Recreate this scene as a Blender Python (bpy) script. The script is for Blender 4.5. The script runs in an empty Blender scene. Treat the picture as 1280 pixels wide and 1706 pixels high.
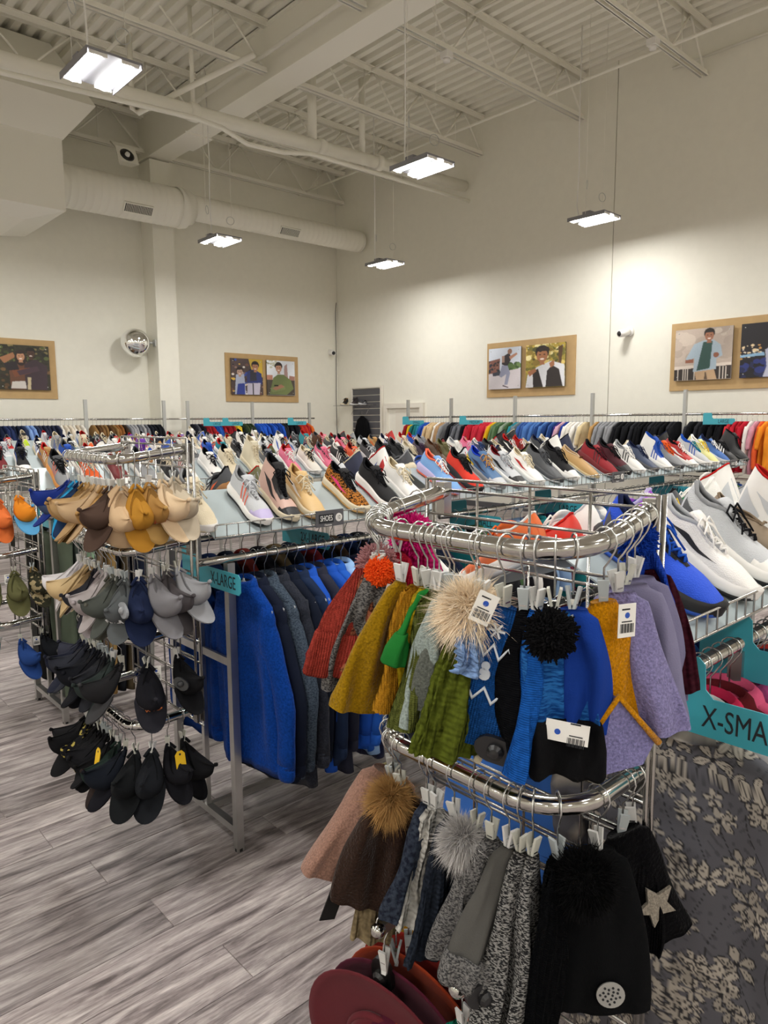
import bpy, math, random
import numpy as np
from mathutils import Matrix, Vector
from math import sin, cos, pi, radians as rad
random.seed(7); RNG = np.random.default_rng(7)
S = bpy.context.scene
COL = S.collection

# ---------------------------------------------------------------- camera
# world: X runs along the shoe racks, Y towards the back wall, Z up; camera foot at 0,0
F, EYE = 1183.0, 1.65
TH = math.atan(153/1183); ROLL = rad(0.41); YAW = rad(47.4)
_h = np.array([cos(YAW), sin(YAW), 0]); FW = cos(TH)*_h + np.array([0, 0, -sin(TH)])
_r0 = np.array([_h[1], -_h[0], 0]); _u0 = np.cross(_r0, FW)
RT = cos(ROLL)*_r0 - sin(ROLL)*_u0; UP = np.cross(RT, FW)
cam = bpy.data.cameras.new('camera'); cam_o = bpy.data.objects.new('camera', cam); COL.objects.link(cam_o)
cam.sensor_fit = 'HORIZONTAL'; cam.sensor_width = 36; cam.lens = 36*F/1280; cam.clip_start = 0.05
M = Matrix.Identity(4)
for i in range(3):
    M[i][0], M[i][1], M[i][2] = RT[i], UP[i], -FW[i]
M[2][3] = EYE
cam_o.matrix_world = M; S.camera = cam_o
def proj(P):
    P = np.asarray(P, float) - np.array([0, 0, EYE]); z = P@FW
    return 640+F*(P@RT)/z, 853-F*(P@UP)/z
def ray(x, y): return FW + RT*(x-640)/F - UP*(y-853)/F
def onX(x, y, X): d = ray(x, y); return np.array([0, 0, EYE]) + d*X/d[0]
def onY(x, y, Y): d = ray(x, y); return np.array([0, 0, EYE]) + d*Y/d[1]
def onZ(x, y, Z): d = ray(x, y); return np.array([0, 0, EYE]) + d*(Z-EYE)/d[2]

# ---------------------------------------------------------------- light and exposure
W = bpy.data.worlds.new('world'); S.world = W; W.use_nodes = True
W.node_tree.nodes['Background'].inputs[0].default_value = (1, .97, .92, 1)
W.node_tree.nodes['Background'].inputs[1].default_value = 0.0
S.view_settings.view_transform = 'Standard'; S.view_settings.look = 'None'
S.view_settings.gamma = 1; S.view_settings.use_curve_mapping = False
S.view_settings.exposure = -0.12
LAMP_W = 46.0          # watts of each high bay fixture's flat lamp; its drop lenses give the rest
LENS_E = 50.0
S.cycles.diffuse_bounces = 8
LAMP_Z = 4.43
LAMPS = [(2.47, 6.0), (5.94, 5.8), (9.24, 5.65), (5.91, 10.15), (8.98, 9.7), (2.47, 10.1)]+[(x, y) for y in (-6.8, -2.55, 1.6) for x in (-7.9, -4.45, -1.0, 2.47, 5.94, 9.2)]+[(x, y) for y in (5.9, 10.1) for x in (-7.9, -4.45, -1.0)]

# ---------------------------------------------------------------- materials
def nodes(name):
    m = bpy.data.materials.new(name); m.use_nodes = True
    nt = m.node_tree; return m, nt, nt.nodes['Principled BSDF']
def N(nt, t, **k):
    n = nt.nodes.new(t)
    for a, v in k.items():
        if a.startswith('i_'): n.inputs[a[2:].replace('_', ' ')].default_value = v
        else: setattr(n, a, v)
    return n
def c4(c): return (c[0], c[1], c[2], 1)
def hexc(h):
    h = h.lstrip('#'); v = [int(h[i:i+2], 16)/255 for i in (0, 2, 4)]
    return tuple(((x+.055)/1.055)**2.4 if x > .04045 else x/12.92 for x in v)
MATS = {}
def mat(name, col=None, rough=.6, metal=0., bump=None, vary=0., sheen=0., spec=.5, alpha=1., emit=None, attr=None, vs=9.):
    """col None: the object's own colour.  bump = (kind, scale, strength)"""
    m, nt, p = nodes(name); L = nt.links
    p.inputs['Roughness'].default_value = rough; p.inputs['Metallic'].default_value = metal
    p.inputs['Specular IOR Level'].default_value = spec
    if sheen: p.inputs['Sheen Weight'].default_value = sheen; p.inputs['Sheen Roughness'].default_value = .4
    if alpha < 1: p.inputs['Alpha'].default_value = alpha
    tc = N(nt, 'ShaderNodeTexCoord')
    if attr:
        a = N(nt, 'ShaderNodeVertexColor', layer_name=attr); src = a.outputs['Color']
    elif col is None:
        a = N(nt, 'ShaderNodeObjectInfo'); src = a.outputs['Color']
    else:
        a = N(nt, 'ShaderNodeRGB'); a.outputs[0].default_value = c4(col); src = a.outputs[0]
    if vary:
        nz = N(nt, 'ShaderNodeTexNoise', i_Scale=vs, i_Detail=4.); L.new(tc.outputs['Object'], nz.inputs['Vector'])
        mr = N(nt, 'ShaderNodeMapRange'); mr.inputs[1].default_value = .3; mr.inputs[2].default_value = .7
        mr.inputs[3].default_value = 1-vary; mr.inputs[4].default_value = 1+vary
        L.new(nz.outputs[0], mr.inputs[0])
        mx = N(nt, 'ShaderNodeVectorMath', operation='SCALE'); L.new(src, mx.inputs[0]); L.new(mr.outputs[0], mx.inputs['Scale'])
        src = mx.outputs[0]
    L.new(src, p.inputs['Base Color'])
    if bump:
        kind, sc, st = bump
        b = N(nt, 'ShaderNodeBump'); b.inputs['Strength'].default_value = st; b.inputs['Distance'].default_value = .004
        if kind == 'noise':
            t = N(nt, 'ShaderNodeTexNoise', i_Scale=sc, i_Detail=3.); L.new(tc.outputs['Object'], t.inputs['Vector']); L.new(t.outputs[0], b.inputs['Height'])
        elif kind == 'voronoi':
            t = N(nt, 'ShaderNodeTexVoronoi', i_Scale=sc); L.new(tc.outputs['Object'], t.inputs['Vector']); L.new(t.outputs[0], b.inputs['Height'])
        elif kind == 'knit':
            t1 = N(nt, 'ShaderNodeTexWave', bands_direction='X', i_Scale=sc, i_Distortion=1.5); t2 = N(nt, 'ShaderNodeTexWave', bands_direction='Z', i_Scale=sc*1.3, i_Distortion=2.5)
            ad = N(nt, 'ShaderNodeMath', operation='MULTIPLY_ADD'); ad.inputs[1].default_value = .4
            for t in (t1, t2): L.new(tc.outputs['Object'], t.inputs['Vector'])
            L.new(t2.outputs[1], ad.inputs[0]); L.new(t1.outputs[1], ad.inputs[2]); L.new(ad.outputs[0], b.inputs['Height'])
            # valleys between stitches are slightly deeper dyed
        L.new(b.outputs[0], p.inputs['Normal'])
    if emit:
        p.inputs['Emission Color'].default_value = c4(emit[0]); p.inputs['Emission Strength'].default_value = emit[1]
    MATS[name] = m; return m
mat('wall_paint', (.785, .77, .685), .85, bump=('noise', 60, .04), vary=.015)
mat('ceiling_paint', (.80, .785, .705), .8)
mat('chrome', (.50, .49, .47), .13, 1.)
mat('wire_chrome', (.42, .41, .39), .25, 1.)
mat('zinc', (.48, .48, .47), .38, 1., bump=('noise', 90, .08), vary=.12)
mat('steel_post', (.50, .51, .50), .45, .7)
mat('hook_wire', (.60, .61, .60), .25, 1.)
mat('fabric', None, .95, bump=('noise', 420, .25), vary=.10, spec=.12)
mat('fleece', None, 1., bump=('noise', 160, .8), vary=.28, vs=130, sheen=.06, spec=.05)
mat('knit', None, 1., bump=('knit', 70, .7), vary=.22, vs=110, spec=.06)
mat('chunky', None, 1., bump=('knit', 26, 1.0), vary=.32, vs=75, spec=.06)
mat('fuzzy', None, 1., bump=('noise', 210, 1.0), vary=.30, vs=260, sheen=.15, spec=.03)
mat('fur', None, .8, spec=.12, vary=.15)
mat('leather', None, .5, bump=('noise', 140, .10), vary=.05)
mat('shoe_mesh', None, .8, bump=('voronoi', 330, .35), vary=.06)
mat('rubber', None, .62, bump=('noise', 60, .08), vary=.04)
mat('felt', None, .95, bump=('noise', 500, .2), vary=.06, sheen=.08, spec=.1)
mat('twill', None, .95, bump=('noise', 600, .25), vary=.08, spec=.12)
mat('plastic', None, .35)
mat('matt_plastic', None, .55)
mat('clip_plastic', None, .42, spec=.45)
mat('clear_plastic', (.78, .82, .86), .12, alpha=.42)
mat('sign_teal', (.045, .36, .45), .35, vary=.03)
mat('ink', (.008, .010, .014), .6)
mat('plate', (.42, .49, .51), .45, .25, vary=.03)
mat('paper', None, .7)
mat('mdf', (.50, .335, .155), .75, bump=('noise', 300, .1), vary=.05)
mat('print', None, .45, attr='Col')
mat('floral', None, .85, attr='Col', bump=('noise', 380, .15))
mat('lamp_diffuser', (1, 1, 1), .5, emit=((1, .975, .94), LENS_E))
mat('lamp_body', (.80, .79, .76), .5)
mat('lamp_plate', (.22, .22, .24), .5)
mat('mirror', (.86, .87, .88), .03, 1.)
mat('dark', (.012, .012, .013), .5)
mat('slat_grey', (.085, .085, .095), .55)
mat('trim_paint', (.74, .71, .63), .5)
mat('grid_dark', (.05, .048, .045), .6)

def mottle(name, a, b, scale, stretch=(1, 1, 1), thr=.5, soft=.06, bump=.5):
    m, nt, p = nodes(name); L = nt.links; p.inputs['Roughness'].default_value = .95; p.inputs['Specular IOR Level'].default_value = .15
    tc = N(nt, 'ShaderNodeTexCoord'); mp = N(nt, 'ShaderNodeMapping'); mp.inputs['Scale'].default_value = stretch
    L.new(tc.outputs['Object'], mp.inputs[0]); nz = N(nt, 'ShaderNodeTexNoise', i_Scale=scale, i_Detail=2.); L.new(mp.outputs[0], nz.inputs['Vector'])
    r = N(nt, 'ShaderNodeValToRGB'); r.color_ramp.elements[0].position = thr-soft; r.color_ramp.elements[1].position = thr+soft
    r.color_ramp.elements[0].color = c4(a); r.color_ramp.elements[1].color = c4(b); L.new(nz.outputs[0], r.inputs[0]); L.new(r.outputs[0], p.inputs['Base Color'])
    bp = N(nt, 'ShaderNodeBump'); bp.inputs['Strength'].default_value = bump; bp.inputs['Distance'].default_value = .004
    L.new(nz.outputs[0], bp.inputs['Height']); L.new(bp.outputs[0], p.inputs['Normal']); MATS[name] = m
mottle('mottle_bw', (.012, .012, .013), (.24, .235, .225), 190, (1, 1, 2.6), .52, .06)
mottle('mottle_grey', (.03, .03, .032), (.17, .165, .16), 210, (1, 1, 2.0), .5, .1)
mottle('mottle_navy', (.008, .010, .02), (.03, .04, .06), 120, (1, 1, 1), .5, .12, .9)
mottle('heather_blue', (.004, .045, .20), (.02, .14, .42), 60, (1, 1, 5), .5, .1)
mottle('heather_slate', (.022, .035, .055), (.07, .095, .13), 150, (1, 1, 1.6), .5, .14)
mottle('leopard', (.008, .006, .005), (.42, .16, .03), 140, (1, 1, 1), .47, .02, .1)
mottle('camo', (.03, .03, .018), (.36, .29, .16), 38, (1, 1, 1), .52, .02, .1)
mottle('palm_print', (.008, .008, .01), (.52, .42, .10), 45, (1, 1, 1.5), .55, .02, .1)
mottle('rust_flecks', (.06, .018, .012), (.30, .10, .05), 170, (1, 1, 1), .5, .1)

def plank_material():
    m, nt, p = nodes('vinyl_plank'); L = nt.links
    tc = N(nt, 'ShaderNodeTexCoord'); oi = N(nt, 'ShaderNodeObjectInfo'); mp = N(nt, 'ShaderNodeMapping'); mp.inputs['Scale'].default_value = (1.0, 9.5, 1)
    ad = N(nt, 'ShaderNodeVectorMath', operation='ADD'); sc = N(nt, 'ShaderNodeVectorMath', operation='SCALE'); sc.inputs[0].default_value = (37, 91, 0)
    L.new(oi.outputs['Random'], sc.inputs['Scale']); L.new(tc.outputs['Object'], mp.inputs[0]); L.new(mp.outputs[0], ad.inputs[0]); L.new(sc.outputs[0], ad.inputs[1])
    n1 = N(nt, 'ShaderNodeTexNoise', i_Scale=2.4, i_Detail=7., i_Roughness=.68, i_Distortion=.6); L.new(ad.outputs[0], n1.inputs['Vector'])
    r = N(nt, 'ShaderNodeValToRGB'); cr = r.color_ramp
    cr.elements[0].position = .34; cr.elements[0].color = c4(hexc('595150')); cr.elements[1].position = .68; cr.elements[1].color = c4(hexc('cac2be'))
    e = cr.elements.new(.46); e.color = c4(hexc('918786')); e = cr.elements.new(.58); e.color = c4(hexc('b4aba8'))
    L.new(n1.outputs[0], r.inputs[0])
    n2 = N(nt, 'ShaderNodeTexNoise', i_Scale=11., i_Detail=5., i_Roughness=.7); L.new(ad.outputs[0], n2.inputs['Vector'])
    mr = N(nt, 'ShaderNodeMapRange'); mr.inputs[1].default_value = .35; mr.inputs[2].default_value = .65; mr.inputs[3].default_value = .72; mr.inputs[4].default_value = 1.15; L.new(n2.outputs[0], mr.inputs[0])
    m2 = N(nt, 'ShaderNodeMapRange'); m2.inputs[3].default_value = .76; m2.inputs[4].default_value = 1.14; L.new(oi.outputs['Random'], m2.inputs[0])
    mu = N(nt, 'ShaderNodeMath', operation='MULTIPLY'); L.new(mr.outputs[0], mu.inputs[0]); L.new(m2.outputs[0], mu.inputs[1])
    vs = N(nt, 'ShaderNodeVectorMath', operation='SCALE'); L.new(r.outputs[0], vs.inputs[0]); L.new(mu.outputs[0], vs.inputs['Scale']); L.new(vs.outputs[0], p.inputs['Base Color'])
    p.inputs['Roughness'].default_value = .48; p.inputs['Specular IOR Level'].default_value = .35
    b = N(nt, 'ShaderNodeBump'); b.inputs['Strength'].default_value = .25; b.inputs['Distance'].default_value = .003; L.new(n2.outputs[0], b.inputs['Height']); L.new(b.outputs[0], p.inputs['Normal'])
    MATS['vinyl_plank'] = m
plank_material()

# ---------------------------------------------------------------- mesh helpers
def mesh(name, V, Fc, mats, smooth=True, mi=None):
    me = bpy.data.meshes.new(name); me.from_pydata([tuple(map(float, v)) for v in V], [], [tuple(int(i) for i in f) for f in Fc])
    for m in ([mats] if isinstance(mats, str) else mats): me.materials.append(MATS[m])
    if smooth: me.polygons.foreach_set('use_smooth', [True]*len(me.polygons))
    if mi is not None: me.polygons.foreach_set('material_index', mi)
    me.update(); return me
class B:
    """collects simple solids into one mesh"""
    def __init__(s): s.v = []; s.f = []
    def add(s, V, Fc):
        n = len(s.v); s.v += [tuple(map(float, v)) for v in V]; s.f += [tuple(int(i)+n for i in f) for f in Fc]; return s
    def box(s, x0, x1, y0, y1, z0, z1, mtx=None):
        V = [(x, y, z) for z in (z0, z1) for y in (y0, y1) for x in (x0, x1)]
        if mtx is not None: V = [tuple(mtx @ Vector(v)) for v in V]
        return s.add(V, [(0, 2, 3, 1), (4, 5, 7, 6), (0, 1, 5, 4), (2, 6, 7, 3), (0, 4, 6, 2), (1, 3, 7, 5)])
    def tube(s, P, r, n=8, cap=True, closed=False):
        P = np.asarray(P, float); k = len(P); rr = np.broadcast_to(np.asarray(r, float), (k,))
        T = np.gradient(P, axis=0) if k > 2 else np.array([P[1]-P[0]]*2)
        if closed: T = np.roll(P, -1, 0)-np.roll(P, 1, 0)
        T = T/np.maximum(np.linalg.norm(T, axis=1, keepdims=True), 1e-9)
        a = np.array([0, 0, 1.]) if abs(T[0][2]) < .9 else np.array([1., 0, 0])
        V = []; u = np.cross(T[0], a); u /= np.linalg.norm(u)
        for i in range(k):
            u = u-T[i]*(u@T[i]); u /= max(np.linalg.norm(u), 1e-9); w = np.cross(T[i], u)
            for j in range(n):
                A = 2*pi*j/n; V.append(P[i]+rr[i]*(cos(A)*u+sin(A)*w))
        Fc = []
        for i in range(k if closed else k-1):
            for j in range(n):
                b = ((i+1) % k)*n
                Fc.append((i*n+j, i*n+(j+1) % n, b+(j+1) % n, b+j))
        if cap and not closed: Fc += [tuple(range(n))[::-1], tuple((k-1)*n+j for j in range(n))]
        return s.add(V, Fc)
    def bar(s, a, b, w, h=None):
        """square bar from a to b"""
        a = np.array(a, float); b = np.array(b, float); h = h or w; t = b-a; t /= np.linalg.norm(t)
        k = np.array([0, 0, 1.]) if abs(t[2]) < .9 else np.array([1., 0, 0])
        u = np.cross(t, k); u /= np.linalg.norm(u); q = np.cross(u, t)
        V = [p+u*sx*w/2+q*sy*h/2 for p in (a, b) for sx, sy in ((-1, -1), (1, -1), (1, 1), (-1, 1))]
        return s.add(V, [(0, 1, 2, 3), (7, 6, 5, 4), (0, 4, 5, 1), (1, 5, 6, 2), (2, 6, 7, 3), (3, 7, 4, 0)])
    def lathe(s, prof, n=20, axis='z'):
        V = []; k = len(prof)
        for r, z in prof:
            for j in range(n):
                A = 2*pi*j/n; p = (r*cos(A), r*sin(A), z)
                V.append(p if axis == 'z' else (p[2], p[0], p[1]))
        Fc = [(i*n+j, i*n+(j+1) % n, (i+1)*n+(j+1) % n, (i+1)*n+j) for i in range(k-1) for j in range(n)]
        Fc += [tuple(range(n))[::-1], tuple((k-1)*n+j for j in range(n))]
        return s.add(V, Fc)
    def prism(s, poly, z0, z1):
        n = len(poly); V = [(x, y, z0) for x, y in poly]+[(x, y, z1) for x, y in poly]
        return s.add(V, [tuple(range(n))[::-1], tuple(range(n, 2*n))]+[(i, (i+1) % n, n+(i+1) % n, n+i) for i in range(n)])
    def mesh(s, name, m, smooth=False): return mesh(name, s.v, s.f, m, smooth)
def grid_faces(nu, nv, wrap=True):
    """rows of nu points, nv rows"""
    return [(j*nu+i, j*nu+(i+1) % nu, (j+1)*nu+(i+1) % nu, (j+1)*nu+i) for j in range(nv-1) for i in range(nu if wrap else nu-1)]

def obj(name, me, parent=None, mtx=None, col=None):
    o = bpy.data.objects.new(name, me); COL.objects.link(o)
    if parent is not None: o.parent = parent
    if mtx is not None: o.matrix_basis = mtx
    if col is not None: o.color = c4(col)
    return o
def tag(o, label, cat, group=None):
    o['label'] = label; o['category'] = cat
    if group: o['group'] = group
    return o
def thing(name, label, cat, mtx=None, group=None):
    o = bpy.data.objects.new(name, None); COL.objects.link(o); o.empty_display_size = .05
    if mtx is not None: o.matrix_basis = mtx
    return tag(o, label, cat, group)
def struct(name, me, parent=None, mtx=None):
    o = obj(name, me, parent, mtx); o['kind'] = 'structure'; return o
def frame(o, x, y, z):
    m = Matrix.Identity(4)
    for i in range(3): m[i][0], m[i][1], m[i][2], m[i][3] = x[i], y[i], z[i], o[i]
    return m
def T(x, y, z): return Matrix.Translation((x, y, z))
def Rz(a): return Matrix.Rotation(a, 4, 'Z')
def Ry(a): return Matrix.Rotation(a, 4, 'Y')
def Rx(a): return Matrix.Rotation(a, 4, 'X')
ORD = ['first', 'second', 'third', 'fourth', 'fifth', 'sixth', 'seventh', 'eighth', 'ninth', 'tenth', 'eleventh', 'twelfth', 'thirteenth', 'fourteenth', 'fifteenth', 'sixteenth', 'seventeenth', 'eighteenth', 'nineteenth']
TENS = ['twentieth', 'thirtieth', 'fortieth', 'fiftieth', 'sixtieth', 'seventieth', 'eightieth', 'ninetieth', 'hundredth']
def ordi(n):
    if n < 19: return ORD[n]
    n += 1
    if n == 100: return 'hundredth'
    h = ''
    if n > 100: h = 'hundred and '; n -= 100
    if n <= 19: return h+ORD[n-1]
    t, u = divmod(n, 10)
    if u == 0: return h+TENS[t-2]
    return h+['twenty', 'thirty', 'forty', 'fifty', 'sixty', 'seventy', 'eighty', 'ninety'][t-2]+'-'+ORD[u-1]
_font = {}
def text_mesh(body, mname, size=1., sx=.72, ext=.0008, align='CENTER'):
    """lettering in the XY plane, centred"""
    cu = bpy.data.curves.new('lettering', 'FONT'); cu.body = body; cu.size = size; cu.align_x = align; cu.align_y = 'CENTER'; cu.extrude = ext; cu.resolution_u = 3
    o = bpy.data.objects.new('lettering', cu); me = bpy.data.meshes.new_from_object(o); bpy.data.objects.remove(o)
    for v in me.vertices: v.co.x *= sx
    me.materials.clear(); me.materials.append(MATS[mname]); return me
# the left-to-right of writing that faces the end aisle (-X) and the front aisle (-Y)
FACE_NX = frame((0, 0, 0), (0, -1, 0), (0, 0, 1), (-1, 0, 0))
FACE_NY = frame((0, 0, 0), (1, 0, 0), (0, 0, 1), (0, -1, 0))
# ================================================================ the room
X0, X1, Y0, Y1, ZC = -9.6, 10.5, -9.0, 12.96, 7.05
fl = struct('floor', B().box(X0-.2, X1+.2, Y0-.2, Y1+.2, -.12, -.004).mesh('floor', 'vinyl_plank'))
PW, PL = .182, 1.22
pk = B(); e = .0018
pk.add([(x, y, z) for z, q in ((-.004, 0), (-.0012, 0), (0, e)) for y in (-PW/2+.0012+q, PW/2-.0012-q) for x in (-PL/2+.0012+q, PL/2-.0012-q)],
       [(0, 1, 5, 4), (1, 3, 7, 5), (3, 2, 6, 7), (2, 0, 4, 6), (4, 5, 9, 8), (5, 7, 11, 9), (7, 6, 10, 11), (6, 4, 8, 10), (8, 9, 11, 10)])
pkm = pk.mesh('plank', 'vinyl_plank')
r = 0; y = -.4
while y < 6.6:
    x = -1.6 + (r*.47 % 1)*PL
    while x < 4.4:
        obj('plank', pkm, fl, T(x, y, 0)); x += PL
    y += PW; r += 1
struct('wall_back', B().box(X0-.2, X1+.2, Y1, Y1+.2, -.1, ZC+.3).mesh('wall_back', 'wall_paint'))
wr = struct('wall_right', B().box(X1+.03, X1+.2, Y0, Y1, -.1, ZC+.3).mesh('wall_right', 'grid_dark'))
ys = [Y0, -1.5, 6.07, Y1]
for a, b in zip(ys[:-1], ys[1:]):
    obj('wall_panel', B().box(X1, X1+.03, a+.006, b-.006, -.1, ZC+.3).mesh('wall_panel', 'wall_paint'), wr)
struct('wall_left', B().box(X0-.2, X0, Y0, Y1, -.1, ZC+.3).mesh('wall_left', 'wall_paint'))
struct('wall_front', B().box(X0-.2, X1+.2, Y0-.2, Y0, -.1, ZC+.3).mesh('wall_front', 'wall_paint'))
struct('baseboard_right', B().box(X1-.015, X1, 2., 10.1, 0, .1).mesh('baseboard_right', 'slat_grey'))
struct('baseboard_back', B().box(2., X1, Y1-.015, Y1, 0, .1).mesh('baseboard_back', 'slat_grey'))
# corrugated roof deck: ribs run towards the back wall
prof = []; x = X0; per = .203
while x < X1+.2:
    prof += [(x, ZC), (x+.09, ZC), (x+.105, ZC+.075), (x+.188, ZC+.075)]; x += per
V = [(px, yy, pz) for yy in (Y0, Y1) for px, pz in prof]; n = len(prof)
dk = B().add(V, [(i, n+i, n+i+1, i+1) for i in range(n-1)]); dk.box(X0-.2, X1+.2, Y0-.2, Y1+.2, ZC+.09, ZC+.3)
struct('ceiling', dk.mesh('ceiling', 'ceiling_paint'))
# column and the roof girder that sits on it
struct('trim_1', B().box(5.93, 6.33, 12.5, Y1, 0, 6.26).mesh('trim_1', 'wall_paint'))['label'] = 'square cream column on the back wall'
g = thing('roof_girder', 'deep cream steel girder crossing under the roof from the column', 'beam', T(6.12, 12.95, 6.29))
obj('bottom_flange', B().box(-.21, .21, -20.5, 0, 0, .03).mesh('flange', 'ceiling_paint'), g)
obj('web_plate', B().box(-.17, .17, -20.5, 0, .03, .71).mesh('webp', 'ceiling_paint'), g)
obj('top_flange', B().box(-.21, .21, -20.5, 0, .71, .74).mesh('flange2', 'ceiling_paint'), g)
obj('splice_plate', B().box(-.24, .24, -1.9, -1.25, -.03, 0).mesh('splice', 'ceiling_paint'), g)
# open web joists
def joist(xa, xb, y, label, zb=6.36, zt=ZC-.005):
    t = thing('roof_joist', label, 'joist', T(xa, y, zb), 'open web roof joists'); Ln = xb-xa; h = zt-zb
    tc = B()
    for s in (-.045, .045): tc.box(0, Ln, s-.02, s+.02, h-.02, h); tc.box(0, Ln, s-.006, s+.006, h-.09, h)
    obj('top_chord', tc.mesh('top_chord', 'ceiling_paint'), t)
    bc = B(); k = min(.9, Ln*.1)
    for s in (-.04, .04): bc.box(k*.2, Ln-.03, s-.02, s+.02, 0, .02); bc.box(k*.2, Ln-.03, s-.006, s+.006, 0, .07)
    obj('bottom_chord', bc.mesh('bottom_chord', 'ceiling_paint'), t)
    nb = max(2, round(Ln/1.15)); st = Ln/nb
    wm = B().tube([(0, 0, .03), (st/2, 0, h-.05)], .016, 6).mesh('web_rod', 'ceiling_paint', True)
    wm2 = B().tube([(st/2, 0, h-.05), (st, 0, .03)], .016, 6).mesh('web_rod', 'ceiling_paint', True)
    vm = B().tube([(0, .0, .03), (0, 0, h-.05)], .010, 5).mesh('web_strut', 'ceiling_paint', True)
    for i in range(nb):
        obj('web_rod', wm, t, T(i*st, 0, 0)); obj('web_rod', wm2, t, T(i*st, 0, 0))
        if i % 2: obj('web_strut', vm, t, T(i*st+st/2-.18, .02, 0))
    return t
for i, y in enumerate((2.7, 4.74, 6.68, 8.74, 10.75, 12.66)):
    w = ['bay outside the view', 'bay nearest the top right corner', 'bay between the wall seam and the girder', 'bay just in front of the white sprinkler pipe', 'bay between the sprinkler pipe and the duct', 'bay against the back wall above the duct'][i]
    joist(6.33, 10.5, y, 'open web joist right of the girder, '+w)
    joist(-1.5, 5.91, y, 'open web joist left of the girder, '+w)
def pipe(name, label, P, r, cat='pipe', n=12, parts=True, mt='ceiling_paint'):
    P = np.array(P, float); t = thing(name, label, cat, T(*P[0])); obj('run', B().tube(P-P[0], r, n).mesh(name, mt, True), t)
    return t
# thin bracing rods and conduits lying on the joists
pipe('bracing_rod', 'thin cream rod along the bottom of the joists beside the right wall', [(9.45, 0, 6.43), (9.45, 12.9, 6.43)], .02)
pipe('bracing_rod', 'thin cream rod on the joists halfway between girder and right wall', [(7.8, 0, 6.98), (7.8, 12.9, 6.98)], .018)
pipe('bracing_rod', 'thin cream rod along the joists left of the girder', [(4.1, 0, 6.43), (4.1, 12.9, 6.43)], .022)
pipe('bracing_rod', 'thin cream rod just under the deck left of the girder', [(2.2, 0, 6.9), (2.2, 12.9, 6.9)], .018)
pipe('conduit', 'cream conduit fixed along the top of the right wall', [(10.46, 0, 6.62), (10.46, 5.2, 6.62)], .018)
pipe('conduit', 'cream conduit beside the left face of the girder', [(5.75, 0, 6.5), (5.75, 10.6, 6.5)], .03)
# sprinkler main
sp = thing('sprinkler_pipe', 'large cream sprinkler main running to the right wall', 'pipe', T(-3, 9.1, 5.46))
obj('main_run', B().tube([(0, 0, 0), (13.45, 0, .46)], .095, 16).mesh('main', 'ceiling_paint', True), sp)
for x in (7.97, 10.1, 11.3): obj('coupling', B().tube([(x-.06, 0, x*.0342), (x+.06, 0, x*.0342)], .118, 16).mesh('coupling', 'ceiling_paint', True), sp)
obj('riser', B().tube([(9.95, 0, .34), (9.95, 0, 1.58)], .07, 12).mesh('riser', 'ceiling_paint', True), sp)
obj('riser', B().tube([(10.95, 0, .37), (10.95, 0, 1.58)], .05, 12).mesh('riser', 'ceiling_paint', True), sp)
obj('hanger_rod', B().tube([(7.97, 0, .27), (7.97, 0, 1.58)], .03, 8).mesh('hrod', 'ceiling_paint', True), sp)
obj('hanger_rod', B().tube([(11.9, 0, .4), (11.9, 0, 1.58)], .012, 8).mesh('hrod', 'ceiling_paint', True), sp)
pipe('conduit', 'slim cream pipe under the sprinkler main with a kink at the girder', [(-3, 8.95, 5.3), (2.6, 8.95, 5.46), (4.9, 8.95, 5.6), (5.3, 8.95, 5.58), (5.7, 8.95, 5.47), (6.3, 8.95, 5.5), (6.8, 8.95, 5.6), (10.4, 8.95, 5.62)], .032)
br = thing('branch_pipe', 'short cream branch pipe with an elbow left of the girder', 'pipe', T(4.4, 9.7, 5.75))
obj('run', B().tube([(0, 0, 1.0), (0, 0, .05), (.05, -.05, 0), (.9, -1.6, .45)], .035, 10).mesh('run', 'ceiling_paint', True), br)
# spiral duct with reducer, grilles and plenum box
du = thing('spiral_duct', 'round cream spiral duct along the back wall', 'duct', T(3.9, 12.02, 5.36))
def ribbed(xa, xb, r, z0, z1, n=28, stp=.12):
    P = []; R = []; x = xa
    while x < xb:
        f = (x-xa)/(xb-xa)
        for d, q in ((0, 0), (.012, .006), (.024, 0)): P.append((x+d, 0, z0+(z1-z0)*f)); R.append(r+q)
        x += stp
    P.append((xb, 0, z1)); R.append(r); return B().tube(P, R, n)
obj('large_section', ribbed(0, 2.25, .325, -.02, .0).mesh('large', 'ceiling_paint', True), du)
obj('reducer', B().tube([(2.25, 0, 0), (2.27, 0, 0), (2.36, 0, .02), (2.37, 0, .02), (2.47, 0, .05), (2.48, 0, .05), (2.56, 0, .06)], [.325, .34, .34, .30, .30, .285, .235], 28).mesh('reducer', 'ceiling_paint', True), du)
obj('small_section', ribbed(2.56, 6.45, .215, .06, .09).mesh('small', 'ceiling_paint', True), du)
obj('end_cap', B().tube([(6.45, 0, .09), (6.5, 0, .09), (6.54, 0, .09)], [.215, .21, .16], 28).mesh('cap', 'ceiling_paint', True), du)
for gx, rr, zz, ww in ((1.45, .335, -.02, .46), (4.55, .222, .08, .42)):
    gm = Matrix.Translation((gx, 0, zz)) @ Rx(rad(38))
    gr = obj('air_grille', B().box(-ww/2-.02, ww/2+.02, -rr-.012, -rr+.1, -.085, .085).mesh('grille', 'ceiling_paint'), du, gm)
    obj('grille_opening', B().box(-ww/2, ww/2, -rr-.014, -rr+.0, -.065, .065).mesh('gopen', 'dark'), gr)
    sl = B().box(-.004, .004, -rr-.02, -rr-.012, -.065, .065).mesh('slat', 'ceiling_paint')
    for k in range(18): obj('slat', sl, gr, T(-ww/2+.02+k*(ww-.04)/17, 0, 0))
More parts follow.
